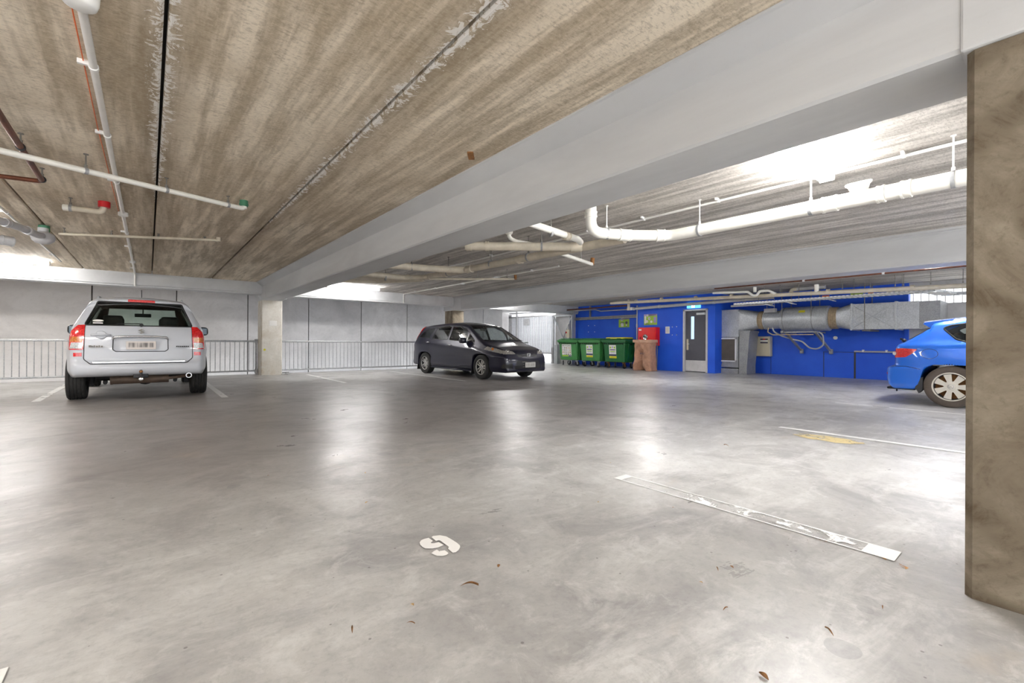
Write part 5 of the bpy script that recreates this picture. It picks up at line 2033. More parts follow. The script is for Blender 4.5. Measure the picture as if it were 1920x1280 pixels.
def interior(t, W, L0, L1, zf, dash_y, dash_z, hwid):
    """floor pan and dashboard"""
    b = bmesh.new()
    box(b, -W, W, L0, L1, zf, zf + 0.06, bev=0.01)
    obj('floor_pan', b, M['black'], t, world=False)
    b = bmesh.new()
    prism(b, [(-hwid, dash_y, 0.45), (-hwid, dash_y - 0.08, 0.62), (-hwid, dash_y, dash_z), (-hwid, dash_y + 0.55, dash_z - 0.02), (-hwid, dash_y + 0.6, 0.45)], (2 * hwid, 0, 0))
    obj('dashboard', b, M['dark'], t, world=False)

def glass_part(t, body, rid, mat, name, side=0, seal=0.009, sealmat=None):
    g = body.take(rid, side)
    if not g.faces:
        g.free()
        print('EMPTY', name, rid, side)
        return None
    s = body.rim(g, seal)
    o = obj(name, g, mat, t, world=False, smooth=True)
    obj('window_seal', s, sealmat or M['black'], o, world=False, smooth=True)
    return o

def panel(t, body, rid, mat, name, side=0, off=0.0, thick=0.0, label=None, ang=50):
    g = body.take(rid, side, off, thick)
    if not g.faces:
        g.free()
        print('EMPTY', name, rid, side)
        return None
    return obj(name, g, mat, t, world=False, angle=ang, label=label)

def gaps(body, segs, ax, flt, rid, w=0.007):
    for p, q in segs:
        p, q = Vector(p), Vector(q)
        t = (q - p).normalized()
        n = Vector((-t.y, t.x)) * w / 2
        body.cut([p - n, q - n, q + n, p + n], ax, flt, rid)

def polyline_gaps(body, pts, ax, flt, rid, w=0.007):
    gaps(body, list(zip(pts, pts[1:])), ax, flt, rid, w)

def plate_part(t, name, Mx, w, h, mat, label=None):
    b = bmesh.new()
    box(b, -w / 2, w / 2, -0.004, 0.004, -h / 2, h / 2, bev=0.003)
    o = obj(name, b, mat, t, world=False, label=label)
    o.matrix_basis = Mx
    return o

def smooth01(x):
    x = min(1, max(0, x))
    return x * x * (3 - 2 * x)

M['mirror_dark'] = plain('mirror_dark', rgb(70, 78, 84), 0.15, 0.6, var=0.02)
M['glass_mid'] = glass('front_side_glass', (0.50, 0.52, 0.53, 1), 0.06)
M['glass_tint'] = glass('rear_privacy_glass', (0.62, 0.72, 0.66, 1), 0.04)
M['glass_clear'] = glass('windscreen_glass', (0.82, 0.90, 0.88, 1))
M['glass_dark'] = glass('dark_side_glass', (0.22, 0.23, 0.235, 1), 0.06)
M['lens_red'] = mat_lens('red_lamp_lens', rgb(214, 16, 20))
M['lens_clear'] = mat_lens('clear_lamp_lens', rgb(205, 205, 205))
M['lens_amber'] = mat_lens('amber_lamp_lens', rgb(206, 120, 50))
M['lens_cluster'] = mat_lens('headlamp_lens', rgb(150, 146, 140))
M['plate_blur'] = mat_blurplate('number_plate_blurred', rgb(220, 212, 206), rgb(84, 80, 80))
M['plate_grey'] = mat_blurplate('number_plate_front', rgb(196, 194, 188), rgb(150, 148, 144))

# ================= white four-wheel-drive =================
def build_suv():
    paint = mat_carpaint('white_silver_car_paint', rgb(188, 191, 197), 0.0, 0.42, 0.5)
    rub = M['black']
    t = thing('four_wheel_drive', 'white silver four-wheel-drive parked nose in by the railing, tow ball at its rear', 'car', (-0.085, 9.06, 0))
    sil = [(0.10, 0.40), (0.015, 0.44), (0.0, 0.50), (0.0, 0.57), (0.055, 0.60), (0.05, 0.64), (0.055, 0.80), (0.075, 1.05), (0.10, 1.14), (0.13, 1.17), (0.33, 1.52), (0.29, 1.555), (0.29, 1.585), (0.36, 1.615),
           (0.6, 1.645), (1.2, 1.68), (1.9, 1.685), (2.5, 1.66), (2.78, 1.61), (3.40, 1.14), (3.5, 1.10), (4.05, 1.03), (4.32, 0.95), (4.43, 0.80), (4.47, 0.62), (4.45, 0.42), (4.36, 0.36), (4.06, 0.34)]
    sil += arc(3.59, 0.36, 0.43, 2, 178) + [(2.9, 0.31), (1.6, 0.31)] + arc(0.92, 0.36, 0.43, -2, 178) + [(0.40, 0.38), (0.30, 0.385)]
    # walk the arches from front to rear
    def hw(y, z):
        base = 0.842
        if z < 0.50:
            base -= 0.05 * smooth01((0.50 - z) / 0.15)
        fl = max(math.exp(-((y - 0.92) / 0.42) ** 2), math.exp(-((y - 3.59) / 0.42) ** 2)) * smooth01((1.10 - z) / 0.35)
        base += 0.082 * fl
        if z > 0.95:
            base -= 0.02 * smooth01((z - 0.95) / 0.2)
        if z > 1.12:
            base -= (z - 1.12) * 0.50
        if y < 0.55:
            base -= 0.075 * ((0.55 - y) / 0.55) ** 2
        if y > 3.9:
            base -= 0.16 * ((y - 3.9) / 0.57) ** 2
        return max(0.25, base)
    body = Body(sil, (0.55, 3.95, 0.88), hw, 0.045, 0.055, 0.085, 0.075, 0.02, 0.028)
    rear = REAR(0.62, -0.12)
    # 1 tailgate 2 rear glass 3 lamps 4 bumper 5 reflector 6 recess 7 brake light 8 windscreen 9.. side glass
    body.cut(round2d([(-0.645, 1.18), (0.645, 1.18), (0.655, 0.66), (0.58, 0.585), (-0.58, 0.585), (-0.655, 0.66)], 0.05), (0, 2), REAR(0.4, -0.3), 1)
    body.cut([(-1.0, 0.30), (1.0, 0.30), (1.0, 0.735), (0.665, 0.745), (0.66, 0.655), (0.585, 0.575), (-0.585, 0.575), (-0.66, 0.655), (-0.665, 0.745), (-1.0, 0.735)], (0, 2), lambda c, n: c.y < 0.44, 4)
    body.cut(round2d([(-0.655, 1.165), (0.655, 1.165), (0.515, 1.535), (-0.515, 1.535)], 0.025), (0, 2), lambda c, n: c.y < 0.45 and n.y < -0.3 and c.z > 1.1, 2)
    for s in (-1, 1):
        lamp = [(s * 0.645, 1.165), (s * 0.72, 1.16), (s * 0.785, 1.08), (s * 0.86, 0.80), (s * 0.66, 0.80), (s * 0.652, 0.96)]
        body.cut(lamp, (0, 2), lambda c, n, s=s: c.y < 0.34 and c.x * s > 0.4 and n.y < -0.02, 3)
        for zz0, zz1, rid in ((0.815, 0.905, 31), (0.915, 0.99, 32)):
            body.cut([(s * 0.668, zz1), (s * 0.785, zz1), (s * 0.80, zz0), (s * 0.672, zz0)], (0, 2), lambda c, n, s=s: c.y < 0.30 and c.x * s > 0.4 and n.y < -0.1, rid)
        body.cut([(s * 0.675, 0.70), (s * 0.765, 0.70), (s * 0.765, 0.755), (s * 0.675, 0.755)], (0, 2), lambda c, n, s=s: c.y < 0.3 and c.x * s > 0.4 and n.y < -0.1, 5)
    body.cut(round2d([(-0.33, 1.00), (0.33, 1.00), (0.335, 0.80), (0.30, 0.77), (-0.30, 0.77), (-0.335, 0.80)], 0.03), (0, 2), REAR(0.4, -0.5), 6)
    body.cut(round2d([(-0.17, 1.548), (0.17, 1.548), (0.165, 1.582), (-0.165, 1.582)], 0.008), (0, 2), lambda c, n: c.y < 0.5 and n.y < 0.2 and c.z > 1.5, 7)
    body.cut([(-0.60, 1.17), (0.60, 1.17), (0.52, 1.57), (-0.52, 1.57)], (0, 2), FRONT(2.5, 0.25), 8)
    for poly, rid in (([(0.62, 1.16), (0.75, 1.50), (1.25, 1.54), (1.25, 1.16)], 9), ([(1.33, 1.16), (1.33, 1.54), (2.05, 1.55), (2.05, 1.15)], 10), ([(2.13, 1.15), (2.13, 1.55), (2.62, 1.53), (3.15, 1.15)], 11)):
        body.cut(round2d(poly, 0.04), (1, 2), lambda c, n: abs(n.x) > 0.4 and c.z > 1.0, rid)
    glass_part(t, body, 2, M['glass_tint'], 'rear_window', seal=0.012)
    sl = body.rim(body.take(1), 0.007)
    obj('shut_line', sl, M['dark'], t, world=False, smooth=True)
    glass_part(t, body, 8, M['glass_clear'], 'windscreen')
    for rid in (9, 10, 11):
        for s in (-1, 1):
            glass_part(t, body, rid, M['glass_dark'] if rid < 11 else M['glass_clear'], 'side_window', s)
    tg = panel(t, body, 1, paint, 'tailgate', off=0.004, thick=0.02)
    g = body.take(6)
    for v in g.verts:
        if not v.is_boundary:
            v.co.y += 0.016
    obj('plate_recess', g, paint, tg, world=False, angle=60)
    panel(t, body, 4, paint, 'rear_bumper', off=0.004, thick=0.015)
    for s in (-1, 1):
        L = panel(t, body, 3, M['lens_red'], 'tail_lamp', s, 0.012, 0.02)
        panel(L, body, 31, M['lens_clear'], 'reversing_lens', s, 0.014, 0.012, label='clear reversing lens')
        panel(L, body, 32, M['lens_amber'], 'indicator_lens', s, 0.014, 0.012, label='amber indicator lens')
        panel(t, body, 5, M['lens_red'], 'bumper_reflector', s, 0.008, 0.01)
    panel(t, body, 7, M['lens_red'], 'high_brake_light', 0, 0.004, 0.012)
    body.drop({1, 2, 3, 31, 32, 4, 5, 6, 7, 8, 9, 10, 11})
    obj('body_shell', body.bm, paint, t, world=False, angle=45)
    yR = 0.045
    # chrome strips, handle, badges
    b = bmesh.new()
    sweep(b, [(-0.335, yR + 0.03, 0.955), (-0.31, yR + 0.006, 0.99), (-0.15, yR, 1.003), (0.15, yR, 1.003), (0.31, yR + 0.006, 0.99), (0.335, yR + 0.03, 0.955)], 0.015, 8, 0.05)
    obj('chrome_strip', b, M['chrome'], tg, world=False, smooth=True)
    b = bmesh.new()
    box(b, -0.56, 0.56, yR - 0.012, yR + 0.02, 0.598, 0.622, bev=0.005)
    obj('chrome_strip', b, M['chrome'], tg, world=False)
    b = bmesh.new()
    lathe(b, [(0.062, 0), (0.058, 0.006), (0.04, 0.004)], 20, Matrix.Translation((-0.465, yR + 0.012, 1.02)) @ Matrix.Rotation(PI / 2, 4, 'X'))
    sweep(b, [(-0.575, yR + 0.004, 1.018), (-0.54, yR - 0.012, 1.02), (-0.40, yR - 0.012, 1.02), (-0.36, yR + 0.004, 1.018)], 0.015, 8, 0.02)
    obj('tailgate_handle', b, paint, tg, world=False, smooth=True)
    b = bmesh.new()      # angular S emblem
    S = [(0.040, 0.012), (0.002, 0.040), (-0.040, 0.012), (-0.002, -0.012), (-0.020, -0.022), (-0.040, -0.008), (-0.040, -0.014), (-0.002, -0.040), (0.040, -0.012), (0.002, 0.012), (0.020, 0.022), (0.040, 0.008)]
    vs = [b.verts.new((x, 0, z)) for x, z in S]
    f = b.faces.new(vs)
    r = bmesh.ops.extrude_face_region(b, geom=[f])
    bmesh.ops.translate(b, verts=[v for v in r['geom'] if isinstance(v, bmesh.types.BMVert)], vec=(0, 0.008, 0))
    b.transform(Matrix.Translation((0.0, yR + 0.004, 1.083)))
    obj('emblem', b, M['rod'], tg, world=False)
    plate_part(tg, 'number_plate', Matrix.Translation((0.0, yR + 0.008, 0.865)), 0.36, 0.125, M['plate_blur'])
    b = bmesh.new()
    for k, w in enumerate((0.03, 0.018, 0.018, 0.02, 0.016, 0.02)):
        x = -0.60 + k * 0.027
        box(b, x, x + w, yR + 0.006, yR + 0.012, 0.835, 0.865 if k % 2 == 0 else 0.86)
    obj('badge_lettering', b, M['rod'], tg, world=False)
    b = bmesh.new()
    for k in range(7):
        x = 0.435 + k * 0.025
        prism(b, [(x, yR + 0.006, 0.838), (x + 0.018, yR + 0.006, 0.838), (x + 0.024, yR + 0.006, 0.856), (x + 0.006, yR + 0.006, 0.856)], (0, 0.006, 0))
    obj('badge_lettering', b, M['dark'], tg, world=False)
    b = bmesh.new()      # wiper across the foot of the glass
    sweep(b, [(0.0, 0.11, 1.17), (-0.02, 0.115, 1.20), (-0.30, 0.125, 1.195)], 0.008, 6, 0.02)
    tube(b, (0.0, 0.10, 1.175), (0.0, 0.14, 1.185), 0.025, 12)
    obj('rear_wiper', b, rub, t, world=False, angle=50)
    b = bmesh.new()
    n = 24
    Mst = Matrix.Translation((-0.505, 0.158, 1.235)) @ Matrix.Rotation(math.radians(30), 4, 'X').inverted()
    lathe(b, [(0.062, 0), (0.062, 0.002)], n, Mst @ Matrix.Diagonal((1, 1, 0.32, 1)) @ Matrix.Rotation(PI / 2, 4, 'X'))
    box(b, -0.56, -0.45, 0.130, 0.133, 1.192, 1.208)
    obj('window_sticker', b, M['paper_white'], t, world=False, label='white oval window sticker')
    # under the bumper
    b = bmesh.new()
    tube(b, (-0.36, 0.28, 0.325), (0.35, 0.28, 0.325), 0.065, 18)
    tube(b, (-0.37, 0.28, 0.325), (-0.34, 0.28, 0.325), 0.07, 18)
    sweep(b, [(0.35, 0.28, 0.33), (0.48, 0.25, 0.345), (0.605, 0.12, 0.375)], 0.025, 10, 0.05)
    ex = obj('exhaust_silencer', b, plain('exhaust_brown_steel', rgb(96, 80, 68), 0.6, 0.4, var=0.15), t, world=False, angle=50)
    b = bmesh.new()
    lathe(b, [(0.030, 0), (0.042, 0), (0.042, 0.14), (0.030, 0.14)], 24, Matrix.Translation((0.605, 0.16, 0.378)) @ Matrix.Rotation(PI / 2, 4, 'X'), close=True)
    obj('tail_pipe', b, M['chrome'], ex, world=False, angle=40)
    b = bmesh.new()
    box(b, -0.035, 0.035, 0.02, 0.3, 0.355, 0.40, bev=0.006)
    box(b, -0.09, 0.09, 0.05, 0.08, 0.36, 0.44, bev=0.008)
    lathe(b, [(0.018, 0), (0.016, 0.04), (0.024, 0.06), (0.024, 0.08), (0.012, 0.1)], 16, Matrix.Translation((0.0, 0.02, 0.40)))
    tow = obj('tow_bar', b, M['dark'], t, world=False, angle=50)
    b = bmesh.new()
    lathe(b, [(0.006, -0.027), (0.022, -0.018), (0.027, 0.0), (0.022, 0.018), (0.006, 0.027)], 18, Matrix.Translation((0.0, 0.02, 0.465)))
    obj('tow_ball', b, M['rust_metal'], tow, world=False, smooth=True, label='rusty tow ball')
    b = bmesh.new()
    lathe(b, [(0.028, 0), (0.03, 0.01), (0.028, 0.03), (0.015, 0.035)], 14, Matrix.Translation((0.0, 0.015, 0.345)) @ Matrix.Rotation(PI / 2, 4, 'X'))
    obj('tow_bolt', b, M['chrome'], tow, world=False, angle=40)
    b = bmesh.new()
    tube(b, (-0.70, 0.92, 0.33), (0.70, 0.92, 0.33), 0.05, 12)
    lathe(b, [(0.05, -0.12), (0.13, -0.05), (0.14, 0.0), (0.13, 0.05), (0.05, 0.12)], 16, Matrix.Translation((0.05, 0.92, 0.33)) @ Matrix.Rotation(PI / 2, 4, 'X'))
    for s in (-1, 1):
        tube(b, (s * 0.45, 0.7, 0.26), (s * 0.50, 1.6, 0.30), 0.03, 8)
        tube(b, (s * 0.60, 0.62, 0.24), (s * 0.58, 0.95, 0.62), 0.03, 8)
    obj('rear_axle', b, M['dark'], t, world=False, angle=50)
    interior(t, 0.70, 0.25, 3.9, 0.40, 2.75, 1.02, 0.66)
    sm = plain('charcoal_seat_cloth', rgb(40, 40, 42), 0.9)
    for x in (-0.40, 0.40):
        seat(t, x, 1.75, 0.55, 0.52, sm, 0.52)
    for x in (-0.36, 0.36):
        seat(t, x, 0.95, 0.55, 0.55, sm, 0.46)
    steering(t, 0.38, 2.55, 0.98)
    b = bmesh.new()
    box(b, -0.13, 0.13, 2.60, 2.63, 1.40, 1.47, bev=0.012)
    tube(b, (0, 2.63, 1.45), (0, 2.72, 1.55), 0.01, 6)
    obj('inner_mirror', b, rub, t, world=False)
    for s in (-1, 1):
        mirror(t, s * 0.90, 2.80, 1.14, s, rub, 0.20, 0.18)
        for y in (0.92, 3.59):
            wheel(t, s * 0.79, y, 0.352, 0.235, s, 'plain', blocks=True)
        b = bmesh.new()
        sweep(b, [(s * 0.53, 0.60, 1.60), (s * 0.535, 0.75, 1.635), (s * 0.55, 2.3, 1.665), (s * 0.56, 2.5, 1.62)], 0.016, 8, 0.05)
        obj('roof_rail', b, paint, t, world=False, smooth=True)
    b = bmesh.new()
    tube(b, (-0.02, 2.45, 1.64), (-0.02, 2.36, 1.92), 0.007, 6)
    tube(b, (-0.02, 2.45, 1.64), (-0.02, 2.44, 1.69), 0.013, 8)
    obj('roof_aerial', b, rub, t, world=False)
    return t

# ================= dark people carrier =================
def build_wagon():
    paint = mat_carpaint('midnight_blue_car_paint', rgb(19, 19, 40), 0.25, 0.34, 0.6)
    t = thing('estate_car', 'dark navy estate car with silver twin-spoke wheels facing the aisle', 'car', (7.215, 13.12, 0), math.radians(183.4), scale=0.985)
    sil = [(0.12, 0.26), (0.02, 0.32), (-0.0, 0.45), (0.0, 0.62), (0.04, 0.72), (0.04, 0.90), (0.09, 1.0), (0.36, 1.40), (0.42, 1.455), (0.9, 1.505), (1.5, 1.535), (2.1, 1.535), (2.55, 1.50), (2.82, 1.44), (3.66, 0.985),
           (3.76, 0.95), (4.15, 0.86), (4.40, 0.76), (4.50, 0.66), (4.555, 0.52), (4.57, 0.36), (4.54, 0.23), (4.45, 0.195), (4.05, 0.20)]
    sil += arc(3.60, 0.315, 0.355, -15, 195) + [(3.2, 0.20), (1.25, 0.20)] + arc(0.86, 0.315, 0.355, -15, 195) + [(0.45, 0.25)]
    def hw(y, z):
        base = 0.838
        if z < 0.34:
            base -= 0.03 * smooth01((0.34 - z) / 0.14)
        base -= 0.018 * math.exp(-((z - 0.52) / 0.11) ** 2) * smooth01((y - 0.9) / 0.4) * smooth01((3.5 - y) / 0.4)
        fl = max(math.exp(-((y - 0.86) / 0.40) ** 2), math.exp(-((y - 3.60) / 0.40) ** 2)) * smooth01((0.85 - z) / 0.2)
        base += 0.012 * fl
        belt = 1.0 - 0.055 * max(0, y - 1.0) - (0.12 * smooth01((y - 3.2) / 0.9))
        if z > belt - 0.12:
            base -= 0.045 * smooth01((z - belt + 0.12) / 0.13)
        if z > belt:
            base -= (z - belt) * 0.42
        if y < 0.6:
            base -= 0.09 * ((0.6 - y) / 0.6) ** 2
        if y > 3.75:
            base -= 0.19 * ((y - 3.75) / 0.82) ** 2
        return max(0.25, base)
    body = Body(sil, (0.5, 4.0, 0.66), hw, 0.05, 0.10, 0.07, 0.09, 0.02, 0.028)
    flt_s = lambda c, n: abs(n.x) > 0.35 and c.z > 0.8
    wins = {1: [(0.42, 1.09), (0.60, 1.25), (0.80, 1.335), (1.17, 1.365), (1.03, 1.07)], 2: [(1.30, 1.375), (1.98, 1.40), (1.98, 1.02), (1.16, 1.045)],
            3: [(2.07, 1.40), (2.45, 1.375), (2.78, 1.27), (2.86, 1.12), (2.86, 0.97), (2.07, 1.015)], 4: [(2.92, 1.20), (3.22, 1.02), (3.26, 0.955), (2.92, 0.965)]}
    for rid, p in wins.items():
        body.cut(round2d(p, 0.03), (1, 2), flt_s, rid)
    body.cut(round2d([(-0.68, 0.99), (0.68, 0.99), (0.535, 1.42), (-0.535, 1.42)], 0.04), (0, 2), lambda c, n: c.y > 2.6 and n.y > 0.2 and c.z > 0.95, 5)
    body.cut(round2d([(-0.60, 1.02), (0.60, 1.02), (0.50, 1.38), (-0.50, 1.38)], 0.04), (0, 2), lambda c, n: c.y < 0.6 and n.y < -0.3 and c.z > 0.95, 6)
    # rear pillar lamps
    for s in (-1, 1):
        body.cut([(-0.05, 0.94), (0.08, 0.93), (0.20, 1.02), (0.545, 1.41), (0.34, 1.435), (-0.02, 1.02)], (1, 2), lambda c, n, s=s: c.x * s > 0.45 and n.x * s > 0.05, 7)
        # swept headlamps, cut in plan so that they wrap from wing to nose
        body.cut(round2d([(s * 0.86, 3.72), (s * 0.80, 3.70), (s * 0.60, 4.14), (s * 0.40, 4.46), (s * 0.44, 4.56), (s * 0.62, 4.50), (s * 0.84, 4.18)], 0.02), (0, 1), lambda c, n, s=s: c.x * s > 0.3 and 0.655 + max(0, 4.3 - c.y) * 0.10 < c.z < 0.86 + 0.04 and n.z > -0.2 and c.y > 3.6, 8)
    # keep the lamp between two lines seen from the side
    for f in body.bm.faces:
        if f[body.id] == 8:
            c = f.calc_center_median()
            if c.z < 0.64 + (4.5 - c.y) * 0.16 or c.z > 0.70 + (4.55 - c.y) * 0.20:
                f[body.id] = 0
    body.cut(round2d([(-0.36, 0.665), (0.36, 0.665), (0.33, 0.585), (-0.33, 0.585)], 0.02), (0, 2), FRONT(4.2, 0.2), 9)            # grille
    body.cut(round2d([(-0.40, 0.50), (0.40, 0.50), (0.46, 0.29), (-0.46, 0.29)], 0.03), (0, 2), FRONT(4.2, 0.2), 10)               # lower intake
    for s in (-1, 1):
        body.cut(round2d([(s * 0.52, 0.44), (s * 0.74, 0.40), (s * 0.74, 0.30), (s * 0.54, 0.30)], 0.02), (0, 2), lambda c, n, s=s: c.y > 4.0 and c.x * s > 0.4 and n.y > 0.1, 11)
    # shut lines
    sd = lambda c, n: abs(n.x) > 0.3
    for pts in ([(1.26, 1.42), (1.13, 1.03), (1.10, 0.80), (1.22, 0.55), (1.22, 0.24)], [(2.025, 1.42), (2.02, 0.24)], [(3.24, 0.93), (3.18, 0.80), (3.16, 0.55), (3.12, 0.24)], [(1.22, 0.235), (3.12, 0.235)]):
        polyline_gaps(body, pts, (1, 2), sd, 20)
    for s in (-1, 1):
        polyline_gaps(body, [(s * 0.60, 3.72), (s * 0.64, 4.0), (s * 0.50, 4.32), (s * 0.36, 4.46)], (0, 1), lambda c, n: n.z > 0.3 and c.y > 3.5, 20, 0.008)
        polyline_gaps(body, [(3.97, 0.58), (4.12, 0.645), (4.35, 0.64)], (1, 2), lambda c, n: abs(n.x) > 0.2, 20)
    for rid, nm, m in ((1, 'quarter_window', 'glass_dark'), (2, 'side_window', 'glass_dark'), (3, 'side_window', 'glass_mid'), (4, 'corner_window', 'glass_mid')):
        for s in (-1, 1):
            glass_part(t, body, rid, M[m], nm, s, 0.008)
    glass_part(t, body, 5, M['glass_clear'], 'windscreen')
    glass_part(t, body, 6, M['glass_dark'], 'rear_window')
    for s in (-1, 1):
        panel(t, body, 7, M['lens_red'], 'tail_lamp', s, 0.014, 0.018)
        hl = panel(t, body, 8, M['lens_cluster'], 'headlamp', s, 0.005, 0.01)
        b = bmesh.new()
        for (x, y, z, r) in ((0.57, 4.36, 0.715, 0.055), (0.655, 4.22, 0.735, 0.045)):
            Mx = Matrix.Translation((s * x, y, z)) @ Matrix.Rotation(-s * 0.5, 4, 'Z') @ Matrix.Rotation(-PI / 2 - 0.35, 4, 'X').inverted() if False else Matrix.Translation((s * x, y, z)) @ Vector((s * 0.45, 0.75, 0.5)).to_track_quat('Z', 'Y').to_matrix().to_4x4()
            lathe(b, [(r * 0.6, 0.0), (r, 0.02), (r * 0.96, 0.026), (r * 0.7, 0.012), (r * 0.3, 0.03), (r * 0.1, 0.034)], 20, Mx)
        obj('lamp_reflector', b, M['chrome'], hl, world=False, angle=50)
        b = bmesh.new()
        Mx = Matrix.Translation((s * 0.745, 4.00, 0.775)) @ Vector((s * 0.8, 0.4, 0.5)).to_track_quat('Z', 'Y').to_matrix().to_4x4()
        lathe(b, [(0.035, 0.01), (0.035, 0.022), (0.02, 0.03)], 16, Mx)
        obj('indicator_bulb', b, M['lens_amber'], hl, world=False, angle=50, label='amber indicator')
        panel(t, body, 11, M['black'], 'fog_lamp_bay', s, -0.004)
        b = bmesh.new()
        lathe(b, [(0.045, 0), (0.045, 0.02), (0.03, 0.024)], 18, Matrix.Translation((s * 0.63, 4.43, 0.36)) @ Matrix.Rotation(-PI / 2, 4, 'X'))
        obj('fog_lamp', b, M['lens_clear'], t, world=False, angle=50)
    g = panel(t, body, 9, M['dark'], 'grille', 0, -0.006)
    b = bmesh.new()
    for z in (0.605, 0.645):
        sweep(b, [(-0.33, 4.47, z), (-0.17, 4.515 - (z - 0.6) * 0.5, z), (0.17, 4.515 - (z - 0.6) * 0.5, z), (0.33, 4.47, z)], 0.009, 6, 0.1)
    obj('grille_bar', b, paint, g, world=False, smooth=True)
    b = bmesh.new()      # H-shaped emblem in a rounded frame
    for x in (-0.026, 0.026):
        prism(b, [(x * 0.8 - 0.007, 4.535, 0.60), (x * 0.8 + 0.007, 4.535, 0.60), (x * 1.15 + 0.007, 4.535, 0.665), (x * 1.15 - 0.007, 4.535, 0.665)], (0, 0.012, 0))
    box(b, -0.024, 0.024, 4.535, 4.547, 0.626, 0.640)
    sweep(b, [(-0.050, 4.535, 0.672), (-0.042, 4.535, 0.593), (0.042, 4.535, 0.593), (0.050, 4.535, 0.672), (-0.050, 4.535, 0.672)], 0.006, 6, 0.012)
    obj('emblem', b, M['chrome'], g, world=False)
    lo = panel(t, body, 10, M['black'], 'lower_intake', 0, -0.006)
    b = bmesh.new()
    for z in (0.34, 0.40, 0.46):
        sweep(b, [(-0.41, 4.47, z), (-0.2, 4.548, z), (0.2, 4.548, z), (0.41, 4.47, z)], 0.008, 6, 0.1)
    obj('intake_bar', b, M['rod'], lo, world=False, smooth=True)
    plate_part(t, 'number_plate', Matrix.Translation((-0.02, 4.582, 0.385)), 0.36, 0.125, M['plate_grey'])
    panel(t, body, 20, M['black'], 'shut_line', 0, -0.001)
    body.drop({1, 2, 3, 4, 5, 6, 7, 8, 9, 10, 11, 20})
    obj('body_shell', body.bm, paint, t, world=False, angle=45)
    # chrome handles, sills, visors, mirrors
    for s in (-1, 1):
        for y, z in ((1.06, 0.945), (2.20, 0.875)):
            b = bmesh.new()
            h = 0.845
            sweep(b, [(s * (h - 0.035), y - 0.09, z - 0.004), (s * (h + 0.012), y - 0.06, z), (s * (h + 0.012), y + 0.05, z), (s * (h - 0.035), y + 0.08, z - 0.004)], 0.012, 8, 0.03)
            obj('door_handle', b, M['chrome'], t, world=False, smooth=True)
        b = bmesh.new()
        for y0, y1, z0, z1 in ((1.28, 1.99, 1.375, 1.40), (2.06, 2.80, 1.40, 1.27)):
            p = [(s * 0.70, y0, z0), (s * 0.70, y1 - 0.25 if y1 > 2.5 else y1, z1 if y1 < 2.5 else 1.385), (s * 0.72, y1, z1)]
            sweep(b, p if y1 > 2.5 else p[:2], 0.02, 6)
        obj('window_visor', b, M['dark'], t, world=False, smooth=True)
        b = bmesh.new()
        sweep(b, [(s * 0.835, 1.25, 0.215), (s * 0.842, 2.2, 0.205), (s * 0.835, 3.18, 0.205)], 0.022, 8)
        obj('side_skirt', b, paint, t, world=False, smooth=True)
        b = bmesh.new()
        for y, e in ((0.47, -0.04), (3.22, -0.03)):
            prism(b, [(s * 0.66, y, 0.34), (s * 0.66, y + e, 0.11), (s * 0.83, y + e, 0.11), (s * 0.83, y, 0.34)], (0, 0.012, 0))
        obj('mud_flap', b, M['black'], t, world=False)
        mirror(t, s * 0.80, 2.92, 1.00, s, paint, 0.20, 0.16)
        b = bmesh.new()
        lathe(b, [(0.022, 0), (0.02, 0.012), (0.01, 0.015)], 14, Matrix.Translation((s * 0.835, 3.28, 0.76)) @ Matrix.Rotation(s * PI / 2, 4, 'Y'))
        obj('side_repeater', b, M['chrome'], t, world=False, smooth=True)
        for y in (0.86, 3.60):
            wheel(t, s * 0.735, y, 0.315, 0.205, s, 'twin')
    interior(t, 0.72, 0.2, 3.6, 0.26, 2.70, 0.92, 0.70)
    sm = plain('dark_seat_cloth', rgb(48, 48, 52), 0.9)
    for x in (-0.38, 0.38):
        seat(t, x, 1.95, 0.42, 0.50, sm, 0.50)
        seat(t, x, 1.05, 0.42, 0.50, sm, 0.46)
    steering(t, 0.38, 2.56, 0.92)
    b = bmesh.new()
    box(b, -0.11, 0.11, 2.66, 2.685, 1.28, 1.35, bev=0.012)
    tube(b, (0, 2.68, 1.33), (0, 2.78, 1.41), 0.01, 6)
    obj('inner_mirror', b, M['black'], t, world=False)
    b = bmesh.new()
    for x0, x1 in ((-0.62, -0.05), (0.0, 0.58)):
        sweep(b, [(x0, 3.64, 1.005), (x1, 3.63, 1.012)], 0.008, 6)
    obj('wiper', b, M['black'], t, world=False)
    return t

